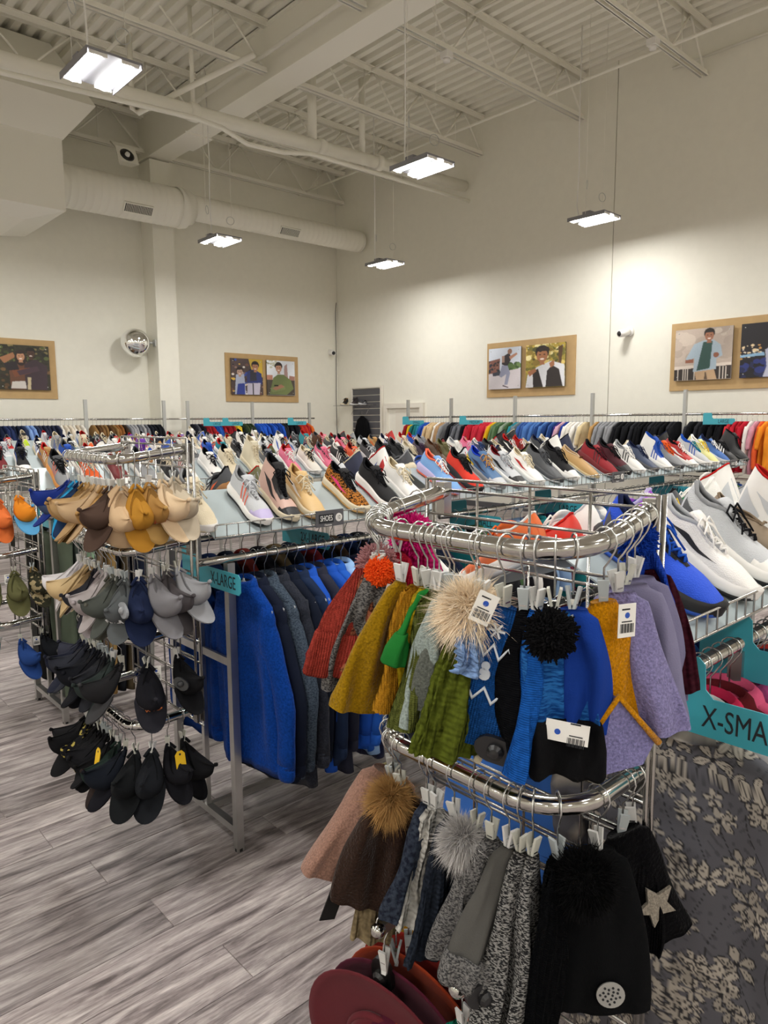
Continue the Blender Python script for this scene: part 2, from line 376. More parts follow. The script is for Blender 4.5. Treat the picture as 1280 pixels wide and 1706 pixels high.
pb = thing('duct_plenum', 'big boxy cream air plenum feeding the duct at the upper left', 'duct', T(0, 0, 0))
def hull(name, secs):  # stacked rectangles (x1, y0, z) with x from 1.2 and back at wall side
    b = B(); V = []
    for x0, x1, y0, y1, z in secs: V += [(x0, y0, z), (x1, y0, z), (x1, y1, z), (x0, y1, z)]
    k = len(secs); Fc = [(i*4+j, i*4+(j+1) % 4, i*4+4+(j+1) % 4, i*4+4+j) for i in range(k-1) for j in range(4)]+[(3, 2, 1, 0), (k*4-4, k*4-3, k*4-2, k*4-1)]
    return b.add(V, Fc)
obj('box_body', hull('b', [(.8, 3.45, 11.35, 12.6, 4.56), (.8, 3.91, 11.0, 12.9, 4.68), (.8, 3.91, 11.0, 12.9, 5.66)]).mesh('box', 'ceiling_paint'), pb)
obj('flared_collar', hull('b', [(.8, 3.93, 10.98, 12.9, 5.66), (.8, 4.33, 10.75, 12.9, 6.14)]).mesh('flare', 'ceiling_paint'), pb)
obj('upper_taper', hull('b', [(.8, 4.33, 10.75, 12.9, 6.14), (.8, 3.9, 11.2, 12.9, 7.0)]).mesh('taper', 'ceiling_paint'), pb)
# horn speaker
spk = onY(207, 268, 12.1)
s = thing('horn_speaker', 'square beige horn speaker hanging above the duct', 'speaker', T(*spk))
obj('housing', hull('h', [(-.1, .1, -.1, .1, 0), (-.17, .17, -.15, .15, .14)]).mesh('housing', 'ceiling_paint'), s, Rx(rad(65)))
obj('horn', B().lathe([(.12, .142), (.1, .143), (.04, .09)], 20).mesh('horn', 'grid_dark', True), s, Rx(rad(65)))
obj('horn_cone', B().lathe([(.05, .09), (.035, .18), (.01, .19)], 14).mesh('hcone', 'lamp_body', True), s, Rx(rad(65)))
obj('bracket', B().tube([(0, .05, .1), (0, 12.62-12.1, 6.42-spk[2])], .012, 6).mesh('brk', 'ceiling_paint', True), s)
# hanging high bay fixtures; each carries its own lamp
hb = B().box(-.22, .22, -.29, .29, .012, .028); hb.box(-.2, .2, -.06, .06, .028, .07)
for _s in (-.22, .212): hb.box(_s, _s+.008, -.29, .29, -.024, .012)
hb_m = hb.mesh('housing', 'lamp_plate')
df = B().add([(.047*cos(a), y, .012-.034*sin(a)) for y in (-.265, .265) for a in np.linspace(0, pi, 9)], [(i, i+1, 10+i, 9+i) for i in range(8)]+[tuple(range(9))[::-1], tuple(range(9, 18))]).mesh('diffuser', 'lamp_diffuser', False)
lip_m = B().box(-.07, .07, -.006, .006, -.014, .012).mesh('end_lip', 'lamp_body')
ring = B().tube([(.06*cos(a), 0, .06*sin(a)) for a in np.linspace(0, 2*pi, 17)[:-1]], .004, 5, closed=True).mesh('cable_coil', 'steel_post', True)
cab = B()
for s in (-.22, .22): cab.tube([(s, 0, .03), (s, 0, ZC-LAMP_Z)], .0035, 4)
cab_m = cab.mesh('suspension_cables', 'ceiling_paint', True)
cord_m = B().tube([(.02, .25, .05), (.03, .3, .25), (.0, .26, .7), (.04, .3, 1.3), (.0, .27, ZC-LAMP_Z)], .009, 5).mesh('power_cord', 'lamp_body', True)
ligd = bpy.data.lights.new('high_bay_lamp', 'AREA'); ligd.shape = 'RECTANGLE'; ligd.size = .36; ligd.size_y = .53; ligd.energy = LAMP_W; ligd.color = (1, .975, .94); ligd.spread = rad(178)
for i, (x, y) in enumerate(LAMPS):
    near = {(2.47, 6.0): 'nearest one at the upper left above the caps', (5.94, 5.8): 'one in the middle beside the girder', (9.24, 5.65): 'one close to the right wall', (5.91, 10.15): 'one below the duct at the left', (8.98, 9.7): 'one by the far corner'}.get((x, y))
    lab = 'hanging twin-strip white high bay light, '+(near or '%s outside the view' % ordi(i))
    t = thing('high_bay_light', lab, 'ceiling light', T(x, y, LAMP_Z), 'hanging high bay lights')
    obj('housing', hb_m, t)
    for s in (-.125, .125): d = obj('diffuser', df, t, T(s, 0, 0)); obj('end_lip', lip_m, d, T(0, -.276, 0)); obj('end_lip', lip_m, d, T(0, .276, 0))
    obj('suspension_cables', cab_m, t); obj('power_cord', cord_m, t)
    obj('cable_coil', ring, t, T(-.2, 0, .42) @ Rz(.7)); obj('cable_coil', ring, t, T(.2, 0, .33) @ Rz(-.3))
    lo = bpy.data.objects.new('high_bay_lamp', ligd); COL.objects.link(lo); lo.parent = t; lo.location = (0, 0, -.036)
# smoke detectors and a strap on the joists
for (x, y), l in (((9.0, 4.74), 'small white detector under the joist at the upper right'), ((7.3, 6.68), 'small white detector under the joist by the girder')):
    d = thing('smoke_detector', l, 'detector', T(x, y, 6.34)); obj('base', B().box(-.06, .06, -.06, .06, -.06, .02).mesh('det', 'lamp_body'), d); obj('sensor', B().lathe([(.045, -.1), (.05, -.06)], 12).mesh('sens', 'lamp_body', True), d)
# ---------------------------------------------------------------- things on the walls
for pos, ax, l in ((onX(1050, 553, X1), 'x', 'white dome camera on the right wall between the picture boards'), (onY(551, 587, Y1), 'y', 'white dome camera on the back wall beside the corner cable')):
    t = thing('security_camera', l, 'camera', T(*pos) @ (Rz(-pi/2) if ax == 'x' else Rz(0)))
    obj('mount', B().tube([(0, 0, 0), (0, -.04, 0)], [.075, .07], 18).mesh('mount', 'lamp_body', True), t)
    obj('body', B().tube([(0, -.03, 0), (-.04, -.12, -.02), (-.07, -.2, -.035)], [.05, .062, .055], 16).mesh('cbody', 'lamp_body', True), t)
    obj('lens', B().tube([(-.068, -.195, -.035), (-.075, -.215, -.04)], [.045, .03], 16).mesh('lens', 'dark', True), t)
P = [onY(565, 514, Y1)+[0, -.02, 0]]
pipe('cable', 'thin dark cable running down the wall corner', [(10.46, 12.93, 4.3), (10.43, 12.92, 4.1), (10.44, 12.93, 3.2), (10.42, 12.93, 2.2), (10.45, 12.93, .3)], .008, 'cable', 5, mt='slat_grey')
mb = thing('convex_mirror', 'chrome ball mirror bracketed to the cream column', 'mirror', T(5.56, 12.62, 3.06))
obj('ball', B().lathe([(.255*sin(a)+1e-4, -.255*cos(a)) for a in np.linspace(0, pi, 25)], 40).mesh('ball', 'mirror', True), mb)
obj('bracket', B().tube([(.24, 0, .02), (.36, 0, .02)], .02, 8).mesh('br', 'steel_post', True), mb)
obj('mounting_plate', B().box(.35, .37, -.05, .05, -.04, .08).mesh('mp', 'steel_post'), mb)

# printed photographs: painted point by point on a fine flat sheet
class Paint:
    def __init__(s, w, h, bg, seed=0, noise=0.):
        s.w, s.h = w, h; s.im = np.zeros((h, w, 3)); s.im[:] = np.array(hexc(bg)); s.yy, s.xx = np.mgrid[0:h, 0:w]; s.xx = s.xx/(w-1); s.yy = s.yy/(h-1); s.r = np.random.default_rng(seed)
        if noise: s.im *= 1+noise*(s.r.random((h, w, 1))-.5)
    def finish(s):
        a = s.im*(.86+.28*(.5+.5*np.sin(s.xx*5+s.yy*3+s.w))[..., None]); a = a*(1+.10*(s.r.random((s.h, s.w, 1))-.5))
        for _ in range(1):
            p = np.pad(a, ((1, 1), (1, 1), (0, 0)), mode='edge'); a = (p[1:-1, 1:-1]*4+p[:-2, 1:-1]+p[2:, 1:-1]+p[1:-1, :-2]+p[1:-1, 2:])/8
        s.im = a; return s
    def ell(s, cx, cy, rx, ry, c, a=0):
        dx, dy = (s.xx-cx)*s.w/s.h, s.yy-cy; ca, sa = cos(a), sin(a); m = ((dx*ca+dy*sa)/rx)**2+((-dx*sa+dy*ca)/ry)**2 < 1
        s.im[m] = hexc(c); return s
    def poly(s, pts, c):
        ins = np.zeros(s.xx.shape, bool); n = len(pts)
        for i in range(n):
            (xa, ya), (xb, yb) = pts[i], pts[(i+1) % n]
            if ya == yb: continue
            k = ((ya > s.yy) != (yb > s.yy)) & (s.xx < (xb-xa)*(s.yy-ya)/(yb-ya)+xa); ins ^= k
        s.im[ins] = hexc(c); return s
    def blobs(s, n, x0, x1, y0, y1, cols, r=.04):
        for _ in range(n):
            q = r*(.4+s.r.random()); s.ell(x0+(x1-x0)*s.r.random(), y0+(y1-y0)*s.r.random(), q, q*.8, cols[int(s.r.integers(len(cols)))])
        return s
    def head(s, cx, cy, r, skin, hair, long=False):
        if long: s.ell(cx, cy+r*.5, r*1.15, r*1.7, hair)
        s.ell(cx, cy-r*.35, r*.95, r*1.0, hair); s.ell(cx, cy+r*.15, r*.75, r*1.0, skin)
        s.poly([(cx-r*.9, cy-r*.45), (cx+r*.9, cy-r*.5), (cx+r*.6, cy-r*1.1), (cx-r*.6, cy-r*1.1)], hair)
        for q in (-.3, .3): s.ell(cx+q*r*s.h/s.w, cy+.02*r, r*.12, r*.08, '201510')
        s.ell(cx, cy+r*.65, r*.3, r*.12, 'f0e0d8'); s.poly([(cx-.3*r, cy+r), (cx+.3*r, cy+r), (cx+.45*r, cy+1.5*r), (cx-.45*r, cy+1.5*r)], skin); return s
def ph_couple():
    p = Paint(126, 126, '2c2a1c', 1, .9).blobs(90, 0, 1, 0, .45, ['39411f', '1b1d12', '556032', '7d7146', '20200f']).blobs(60, 0, 1, .5, 1, ['5b4128', '3b2c1c', '6e5233', '2a2017'])
    p.poly([(.2, .45), (.55, .36), (.62, 1), (.22, 1)], '6a4430').poly([(.5, .42), (.72, .3), (.95, .45), (.93, 1), (.5, 1)], '3a2a33').poly([(.25, .55), (.6, .5), (.62, .62), (.3, .72)], '7e4a30')
    p.poly([(.25, .82), (.5, .8), (.52, .97), (.22, .97)], 'd8d2cc').poly([(.55, .72), (.62, .72), (.6, 1), (.54, 1)], 'c9b995').poly([(.03, .3), (.3, .17), (.34, .27), (.12, .42)], '9a6a4a').poly([(.1, .42), (.35, .36), (.4, .55), (.18, .58)], '241d22')
    p.poly([(.35, .58), (.75, .46), (.8, .56), (.4, .68)], '4a3440').head(.44, .24, .1, 'b98868', '2a1c18', True).head(.64, .17, .1, '4d3226', '15100e'); return p
def ph_two():
    p = Paint(108, 126, '4a3a3a', 2, .6).blobs(80, 0, 1, 0, 1, ['3a2430', '6b4a40', 'd9b04a', '2c4aa0', '1c1c26', '8a6a60', 'e0d8d0']).poly([(.55, 0), (1, 0), (1, .5), (.7, .5)], 'c8a838')
    p.poly([(.15, .45), (.4, .42), (.45, 1), (.1, 1)], 'aeb6cf').poly([(.2, .7), (.42, .68), (.42, 1), (.15, 1)], '2b3f98').poly([(.5, .35), (.72, .28), (.96, .4), (.97, .7), (.48, .7)], '22306e').poly([(.6, .32), (.78, .32), (.8, .6), (.58, .62)], '2a2c3c')
    p.poly([(.5, .68), (.92, .66), (.88, 1), (.48, 1)], 'b9b4c6').poly([(.66, .68), (.7, .68), (.7, 1), (.66, 1)], '20242e').head(.27, .36, .1, 'b89888', '241a1c').head(.76, .2, .11, 'a8765a', '1b1412'); return p
def ph_green():
    p = Paint(108, 126, 'dde2ea', 3, .08).blobs(26, 0, .4, 0, .2, ['8b9078', 'b9bba8', '6a6f58'], .03).poly([(.62, .15), (.72, .08), (.76, .6), (.6, .6)], 'a98c88').poly([(0, .42), (.2, .42), (.2, .6), (0, .6)], 'b8806c').poly([(.8, .42), (1, .44), (1, .6), (.78, .6)], 'a07468').poly([(0, .56), (1, .56), (1, 1), (0, 1)], '4a423c')
    p.poly([(.22, .5), (.38, .4), (.6, .4), (.85, .55), (.95, .8), (.7, .98), (.08, .98), (.15, .75)], '6f7c4c').poly([(.1, .8), (.4, .72), (.62, .72), (.65, .82), (.2, .92)], '7d8a58').poly([(.18, .8), (.5, .68), (.62, .75), (.3, .86)], 'a87860').poly([(.25, .7), (.4, .7), (.4, .74), (.25, .74)], '14120f').head(.42, .2, .12, 'b98a70', '1f1713'); return p
def ph_skate():
    p = Paint(108, 126, 'c8d0dd', 4, .05).poly([(0, .3), (.36, .25), (.34, .62), (0, .66)], '7a5248').blobs(30, 0, .36, .3, .62, ['3a2a28', '8f6456', '28303a'], .03).blobs(40, .55, 1, .4, .6, ['4f6a38', '6b8450', '38502c'], .05).poly([(0, .62), (1, .52), (1, 1), (0, 1)], 'c9c3c8')
    p.poly([(.12, .6), (.4, .56), (.42, .66), (.14, .68)], '363a48').poly([(.42, .22), (.66, .12), (.7, .3), (.58, .46), (.42, .4)], '2a2228').poly([(.64, .22), (.86, .14), (.9, .18), (.68, .3)], 'b08068').poly([(.42, .2), (.5, .2), (.5, .36), (.42, .36)], 'a08478').poly([(.42, .42), (.6, .44), (.68, .62), (.6, .9), (.5, .9), (.56, .64), (.4, .72), (.34, .68)], '8b8fa6').poly([(.46, .9), (.64, .96), (.62, .98), (.44, .93)], '5a5058').ell(.66, .1, .06, .065, '8f6a58'); return p
def ph_vest():
    p = Paint(108, 126, '9a8a3a', 5, .5).blobs(120, 0, 1, 0, .65, ['b8a040', '6f6a2c', 'd8c070', '4f4f22', 'e8dca0', '8a7430'], .06).poly([(.82, .1), (.94, .05), (.9, .5), (.84, .5)], '5a4028')
    p.poly([(.05, .7), (.3, .52), (.65, .4), (.98, .5), (1, 1), (0, 1)], 'dcdde2').poly([(.18, .62), (.32, .56), (.46, 1), (.2, 1)], '2a2424').poly([(.55, .62), (.68, .5), (.85, .6), (.95, 1), (.52, 1)], '2e2828').poly([(.05, .62), (.25, .55), (.28, .62), (.1, .74)], 'a06a4a').poly([(.6, .45), (.72, .38), (.74, .5), (.64, .56)], 'a8704e').head(.42, .24, .16, 'a8704c', '1a1210').blobs(14, .3, .56, .08, .16, ['1a1210', '2a1c18'], .04); return p
def ph_denim():
    p = Paint(126, 126, 'b5a69a', 6, .06).blobs(30, 0, 1, 0, .6, ['b8aa9e', 'aa9c90', 'c2b5a8'], .12).poly([(0, .72), (1, .68), (1, .74), (0, .78)], 'd2c6ba').poly([(0, .78), (1, .74), (1, 1), (0, 1)], '2c2320')
    for x in (.06, .16, .2, .24, .36, .8, .85, .9): p.poly([(x, .76), (x+.015, .76), (x+.015, 1), (x, 1)], 'cfc4b8')
    p.poly([(.36, .78), (.7, .78), (.76, 1), (.4, 1)], 'b99a78').poly([(.55, .85), (.57, .85), (.6, 1), (.54, 1)], '5a4838').poly([(.34, .3), (.5, .24), (.68, .24), (.8, .34), (.84, .55), (.74, .6), (.74, .8), (.34, .84), (.36, .56), (.24, .64), (.2, .58)], '9fb0bd').poly([(.5, .27), (.66, .26), (.63, .78), (.4, .82)], '264a44').poly([(.2, .6), (.34, .58), (.34, .66), (.2, .66)], '8a5640').ell(.73, .53, .05, .05, '8a5640').head(.6, .14, .1, '9a664c', '17100e'); return p
def ph_night():
    p = Paint(108, 126, '17151c', 7, .3).blobs(40, 0, .35, .4, .66, ['e8d0a8', 'f0e8d0', 'c89858', '3a3040'], .022).blobs(30, 0, .5, .7, 1, ['1c2450', '26347a', '120f18'], .06).poly([(0, .58), (.4, .54), (.42, .6), (0, .62)], '8fb8d8').poly([(.42, .5), (.75, .3), (1, .34), (1, 1), (.4, 1), (.46, .8)], 'b9bccf').blobs(12, .55, .9, .5, .75, ['8a90a8', 'a0a6bc'], .05).blobs(10, .85, 1, 0, .3, ['7a3a8a', 'c060a0', '4a3a9a']).head(.74, .2, .14, 'b98a80', '1a1114'); return p
def photo_mesh(p, w, h):
    H_, W_ = p.h, p.w; V = [((i/(W_-1)-.5)*w, (.5-j/(H_-1))*h, 0) for j in range(H_) for i in range(W_)]
    me = mesh('print', V, [(j*W_+i, (j+1)*W_+i, (j+1)*W_+i+1, j*W_+i+1) for j in range(H_-1) for i in range(W_-1)], 'print', False)
    ca = me.color_attributes.new('Col', 'FLOAT_COLOR', 'POINT'); c = np.ones((H_*W_, 4)); c[:, :3] = p.im.reshape(-1, 3); ca.data.foreach_set('color', c.ravel()); return me
def board(label, org, face, pics, bw, bh=.98):
    t = thing('picture_board', label, 'picture', T(*org) @ face)
    obj('backing_board', B().box(-bw/2, bw/2, -bh/2, bh/2, 0, .022).mesh('mdf', 'mdf'), t)
    for cx, w, fn in pics:
        h = .73
        c = obj('photo_panel', B().box(-w/2, w/2, -h/2, h/2, .05, .065).mesh('panel', 'ink'), t, T(cx, .02, 0))
        obj('photo_print', photo_mesh(fn().finish(), w, h), c, T(0, 0, .0655))
        so = B().tube([(0, 0, .022), (0, 0, .07)], .009, 8).mesh('standoff', 'steel_post', True)
        for sx in (-1, 1):
            for sy in (-1, 1): obj('standoff', so, c, T(sx*(w/2-.05), sy*(h/2-.05), 0))
FX = frame((0, 0, 0), (0, -1, 0), (0, 0, 1), (-1, 0, 0)); FYb = FACE_NY
board('tan board with skateboarder and black vest portraits on right wall', (X1, 7.61, 2.54), FX, [(-.5, .72, ph_skate), (.37, .80, ph_vest)], 1.87)
board('tan board with denim jacket and white sweater portraits on right wall', (X1, 4.11, 2.54), FX, [(-.44, .82, ph_denim), (.46, .76, ph_night)], 1.87)
board('tan board with two friends and green pullover portraits on back wall', (8.46, Y1, 2.54), FYb, [(-.42, .76, ph_two), (.42, .72, ph_green)], 1.80)
board('tan board with embracing couple portrait at the left of back wall', (3.37, Y1, 2.54), FYb, [(.38, .80, ph_couple), (-.46, .8, ph_vest)], 1.80)

# door in the right wall and the slat wall panel beside it
ya, yb, zt = 10.16, 11.34, 2.0
dr = struct('door_1', B().box(X1-.004, X1-.0005, ya+.1, yb-.1, 0, zt-.1).mesh('door', 'ceiling_paint'))
obj('door_leaf', B().box(X1-.012, X1-.0045, ya+.14, yb-.32, 0, zt-.16).mesh('leaf', 'trim_paint'), dr)
for k, bx in enumerate(((ya, ya+.1, 0, zt), (yb-.1, yb, 0, zt), (ya+.1, yb-.1, zt-.1, zt))): obj('door_frame', B().box(X1-.07, X1-.0005, bx[0], bx[1], bx[2], bx[3]).mesh('dframe', 'trim_paint'), dr)
sw = thing('slatwall', 'dark grey slatwall panel on the right wall by the corner', 'display panel', T(X1-.012, 11.91, 0))
for s, l in ((-.49, 'f'), (.49, 'g')): obj('edge_trim', B().box(-.06, 0, s-.025, s+.025, 0, 2.39).mesh('et', 'trim_paint'), sw)
obj('edge_trim', B().box(-.06, 0, -.464, .464, 2.352, 2.39).mesh('et', 'trim_paint'), sw)
slm = B().box(-.035, 0, -.465, .465, 0, .128).mesh('slat', 'slat_grey'); rl = B().box(-.02, -.002, -.465, .465, 0, .018).mesh('slat_groove', 'trim_paint')
for k in range(16): obj('slat', slm, sw, T(0, 0, .03+k*.145)); obj('slat_groove', rl, sw, T(0, 0, .158+k*.145))
shf = thing('wire_shelf', 'small wire shelf holding three shoes on the slatwall', 'shelf', T(X1-.04, 12.0, 1.98))
bs = B()
for k in range(9): bs.tube([(-.3, -.42+k*.14, 0), (0, -.42+k*.14, 0)], .004, 5)
for q in (-.3, -.15, -.01): bs.tube([(q, -.45, 0), (q, .72, 0)], .004, 5)
obj('wire_deck', bs.mesh('wd', 'wire_chrome', True), shf)
for yy in (-.2, .3): obj('peg', B().tube([(0, yy, -.005), (-.12, yy, -.2)], .004, 5).mesh('peg', 'wire_chrome', True), shf)
# ================================================================ shoe pattern
LS = .292
def ip(t, xs, ys): return np.interp(t, xs, ys)
def smooth01(x): x = np.clip(x, 0, 1); return x*x*(3-2*x)
class Shoe:
    def __init__(s, kind):
        s.k = kind
        s.WX, s.WY = [0, .015, .05, .12, .28, .45, .62, .76, .86, .93, .975, 1], [.008, .019, .028, .034, .033, .036, .044, .0465, .042, .034, .022, .004]
        st = {'low': (.030, .024), 'run': (.040, .025), 'high': (.030, .024), 'loafer': (.020, .012), 'boot': (.035, .025)}[kind]
        s.sole = lambda t: ip(t, [0, .3, .7, 1], [st[0], st[0]*.9, st[1], st[1]])+.014*np.maximum(0, (t-.75)/.25)**2
        tops = {'low': [.103, .092, .082, .094, .074, .060, .052, .036, .030], 'run': [.118, .100, .090, .102, .080, .066, .058, .042, .034],
                'high': [.165, .160, .150, .150, .092, .066, .054, .038, .031], 'loafer': [.080, .070, .062, .066, .062, .056, .048, .034, .026], 'boot': [.175, .170, .165, .160, .105, .075, .062, .046, .036]}[kind]
        s.top = lambda t: ip(t, [0, .06, .18, .33, .48, .62, .78, .94, 1], tops)
        s.end = .5 if kind == 'loafer' else .66
        s.open = lambda t: ip(t, [0, .03, .1, .3, .36, s.end-.06, s.end, 1], [.004, .012, .023, .024, .020, .011, .0, .0])
        s.w = lambda t: ip(t, s.WX, s.WY)
    def P(s, t, v, side, off=0.):
        t = np.asarray(t, float); v = np.asarray(v, float); w, zs, zt, o = s.w(t), s.sole(t), s.top(t), s.open(t)
        cl = smooth01((t-s.end+.22)/.22)
        yo = w+(o-w)*v+np.sin(v*pi)*.004; zo = zs+(zt-zs)*v
        yc = w*np.cos(pi/2*v)**.75; zc = zs+(zt-zs)*np.sin(pi/2*v)**.85
        y = yo*(1-cl)+yc*cl; z = zo*(1-cl)+zc*cl
        if s.k in ('high', 'boot'): xo = np.where(t < .4, -.012*v*(t < .2)+0, 0)
        else: xo = -.004*np.sin(v*pi)*(t < .1)
        # offset outwards
        return np.stack([t*LS+xo, side*(y+off*np.cos(pi/2*v*cl)), z+off*(.3+.7*v*cl)], -1)
def shoe_parts(kind):
    s = Shoe(kind); out = {}
    nt, nv = 26, 7; ts = np.concatenate([[0, .012, .03], np.linspace(.06, .94, nt-6), [.965, .985, 1]]); vs = np.linspace(0, 1, nv)
    V = []; Fc = []
    for side in (1, -1):
        b = len(V)
        for t in ts:
            for v in vs: V.append(s.P(t, v, side))
        for i in range(len(ts)-1):
            for j in range(nv-1):
                q = (b+i*nv+j, b+(i+1)*nv+j, b+(i+1)*nv+j+1, b+i*nv+j+1); Fc.append(q if side > 0 else q[::-1])
    k = len(ts)*nv
    for j in range(nv-1): Fc.append((j, j+1, k+j+1, k+j))
    out['upper'] = (V, Fc)
    # inside lining
    V = []; Fc = []; tl = np.linspace(0, s.end-.05, 10); vl = np.linspace(.35, 1.02, 4)
    for side in (1, -1):
        b = len(V)
        for t in tl:
            for v in vl: p = s.P(t, min(v, 1), side); p = p*[1, .86, 1]+[.004*(t < .05), 0, .001 if v > 1 else -.001]; V.append(p)
        for i in range(len(tl)-1):
            for j in range(3):
                q = (b+i*4+j, b+(i+1)*4+j, b+(i+1)*4+j+1, b+i*4+j+1); Fc.append(q[::-1] if side > 0 else q)
    for i in range(len(tl)-1): Fc.append((i*4, (i+1)*4, 40+(i+1)*4, 40+i*4))
    for j in range(3): Fc.append((j, j+1, 40+j+1, 40+j))
    # padded collar rim
    rim = [s.P(t, 1, 1) for t in tl[::-1]]+[s.P(t, 1, -1) for t in tl]
    b = B().add(V, Fc); b.tube(np.array(rim), .0035 if kind != 'run' else .006, 6); out['lining'] = (b.v, b.f)
    # sole
    no = 40; ang = []
    up = [(t*LS, s.w(t)+.004) for t in ts]; ring2 = up+[(x, -y) for x, y in up[::-1]]
    V = []; n = len(ring2); tt = [x/LS for x, _ in ring2]
    lv = ((0, .90), (.25, 1.0), (.8, 1.01), (1.12, .97)) if kind != 'run' else ((0, .88), (.2, 1.02), (.55, 1.08), (.85, 1.0), (1.15, .97))
    for f, sc in lv:
        for (x, y), t in zip(ring2, tt):
            zb = .014*max(0, (t-.75)/.25)**2*1.0; z = zb+(float(s.sole(t))-zb)*f
            xx = x+(.010*(1-f)*0 if t < .9 else 0)+(-.006*sc if t < .01 else (.004 if t > .985 else 0))*1.0
            if kind == 'run' and t < .2: xx -= .008*f*(1-f)*4*(1-t/.2)
            V.append((xx, y*sc, z))
    Fc = [(l*n+i, l*n+(i+1) % n, (l+1)*n+(i+1) % n, (l+1)*n+i) for l in range(len(lv)-1) for i in range(n)]+[tuple(range(n))[::-1]]+[tuple((len(lv)-1)*n+i for i in range(n))]
    out['sole'] = (V, Fc)
    # outsole tread
    V = [(x*1.0, y*.97, .014*max(0, (t-.75)/.25)**2-.004) for (x, y), t in zip(ring2, tt)]+[(x, y*1.0, .014*max(0, (t-.75)/.25)**2+.005) for (x, y), t in zip(ring2, tt)]
    out['outsole'] = (V, [(i, (i+1) % n, n+(i+1) % n, n+i) for i in range(n)]+[tuple(range(n))[::-1], tuple(range(n, 2*n))])
    # tongue
    if kind != 'loafer':
        tt_ = np.linspace(s.end+.02, .27, 8); V = []
        for i, t in enumerate(tt_):
            f = i/7; hw = .016+.010*f; z = float(s.top(max(t, .33)))+.003+(.018*f**2); x = t*LS+.0+.03*(1-f)*0
            for q in (-1, -.4, .4, 1): V.append((x-(.012*f*f if kind in ('high', 'boot') else .002), q*hw, z-abs(q)*.006))
        Fc = [(i*4+j, i*4+j+1, (i+1)*4+j+1, (i+1)*4+j) for i in range(7) for j in range(3)]
        V += [(x-.006, y, z-.006) for x, y, z in V]; Fc += [tuple(k+32 for k in f[::-1]) for f in Fc]; Fc += [(28, 29, 61, 60), (29, 30, 62, 61), (30, 31, 63, 62)]
        Fc += [(i*4, (i+1)*4, (i+1)*4+32, i*4+32) for i in range(7)]+[(i*4+3, i*4+35, (i+1)*4+35, (i+1)*4+3) for i in range(7)]
        out['tongue'] = (V, Fc)
        b = B(); nl = 6 if kind not in ('high', 'boot') else 8; te = np.linspace(s.end-.02, .37, nl)
        for i, t in enumerate(te):
            t2 = te[min(i+1, nl-1)]
            for sg in (1, -1):
                a = s.P(t, .97, sg, .003); c = s.P(t2, .97, -sg, .003); m = (a+c)/2+[0, 0, .010]
                b.tube([a, a*.6+m*.4+[0, 0, .001], m, c*.6+m*.4+[0, 0, .001], c], .0030, 5)
        z0 = float(s.top(.37))+.012
        for sg in (1, -1):
            b.tube([(.37*LS, 0, z0), (.35*LS, sg*.02, z0+.008), (.38*LS, sg*.042, z0-.006), (.45*LS, sg*.036, z0-.018), (.41*LS, sg*.014, z0-.002), (.37*LS, 0, z0)], .0026, 5)
            b.tube([(.37*LS, 0, z0), (.43*LS, sg*.012, z0-.004), (.52*LS, sg*.022, z0-.022), (.56*LS, sg*.034, z0-.034)], .0024, 5)
        out['laces'] = (b.v, b.f)
    else:
        b = B()
        for sg in (1, -1): b.tube([s.P(.44, .95, sg, .002), s.P(.47, 1, sg, .006)], .003, 5)
        b.tube([s.P(t, .98, 1, .003) for t in (.05, .15, .25, .35, .44)], .0025, 5); b.tube([(.47*LS, -.02, .068), (.46*LS, 0, .073), (.47*LS, .02, .068)], .003, 5)
        out['laces'] = (b.v, b.f)
    def patch(pts2, off, sides=(1, -1)):  # patch from rows of (t,v), both sides
        V = []; Fc = []; r = len(pts2); c = len(pts2[0])
        for side in sides:
            b0 = len(V)
            for row in pts2:
                for t, v in row: V.append(s.P(t, v, side, off))
            for i in range(r-1):
                for j in range(c-1):
                    q = (b0+i*c+j, b0+(i+1)*c+j, b0+(i+1)*c+j+1, b0+i*c+j+1); Fc.append(q if side > 0 else q[::-1])
        return V, Fc
    # swoosh: lower and upper edge along the side
    rows = []
    for f in np.linspace(0, 1, 12):
        t = .16+.50*f; lo = .62-1.25*f*(1-f)*1.0-.30*f+.0*f; lo = .50*(1-f)**1.4+.16*f+.12*f**3+.05; th = .30*np.sin(pi*min(1, f*1.0+.02))**.8*(1-f)**.55*(.35+.65*min(1, f*3.2))
        lo = .52*(1-f)**2.2+.10+.38*max(0, f-.25)**1.5; rows.append([(t, lo), (t, lo+th*.5), (t, min(.95, lo+th))])
    out['swoosh0'] = patch(rows, .0016, (1,)); out['swoosh1'] = patch(rows, .0016, (-1,))
    for k in range(3):
        t0 = .42+.075*k; out['stripe%d' % k] = patch([[(t0-.10*v, v) for v in np.linspace(.05, .92, 6)], [(t0+.028-.10*v, v) for v in np.linspace(.05, .92, 6)]], .0016)
    out['toe_cap'] = patch([[(t, v) for v in np.linspace(0, 1 if t > .8 else .3, 6)] for t in np.linspace(.74, .995, 8)], .0012)
    out['heel_counter'] = patch([[(t, v) for v in np.linspace(0, .62-1.6*t, 5)] for t in np.linspace(.0, .28, 7)], .0012)
    out['eyestay'] = patch([[(t, v) for v in np.linspace(.62, .99, 4)] for t in np.linspace(.34, s.end, 7)], .0012)
    return out
SM = {}
SHOE_MAT = {'upper': 'leather', 'lining': 'fabric', 'sole': 'rubber', 'outsole': 'rubber', 'tongue': 'shoe_mesh', 'laces': 'fabric', 'swoosh0': 'leather', 'swoosh1': 'leather', 'stripe0': 'leather', 'stripe1': 'leather', 'stripe2': 'leather', 'toe_cap': 'leather', 'heel_counter': 'leather', 'eyestay': 'leather'}
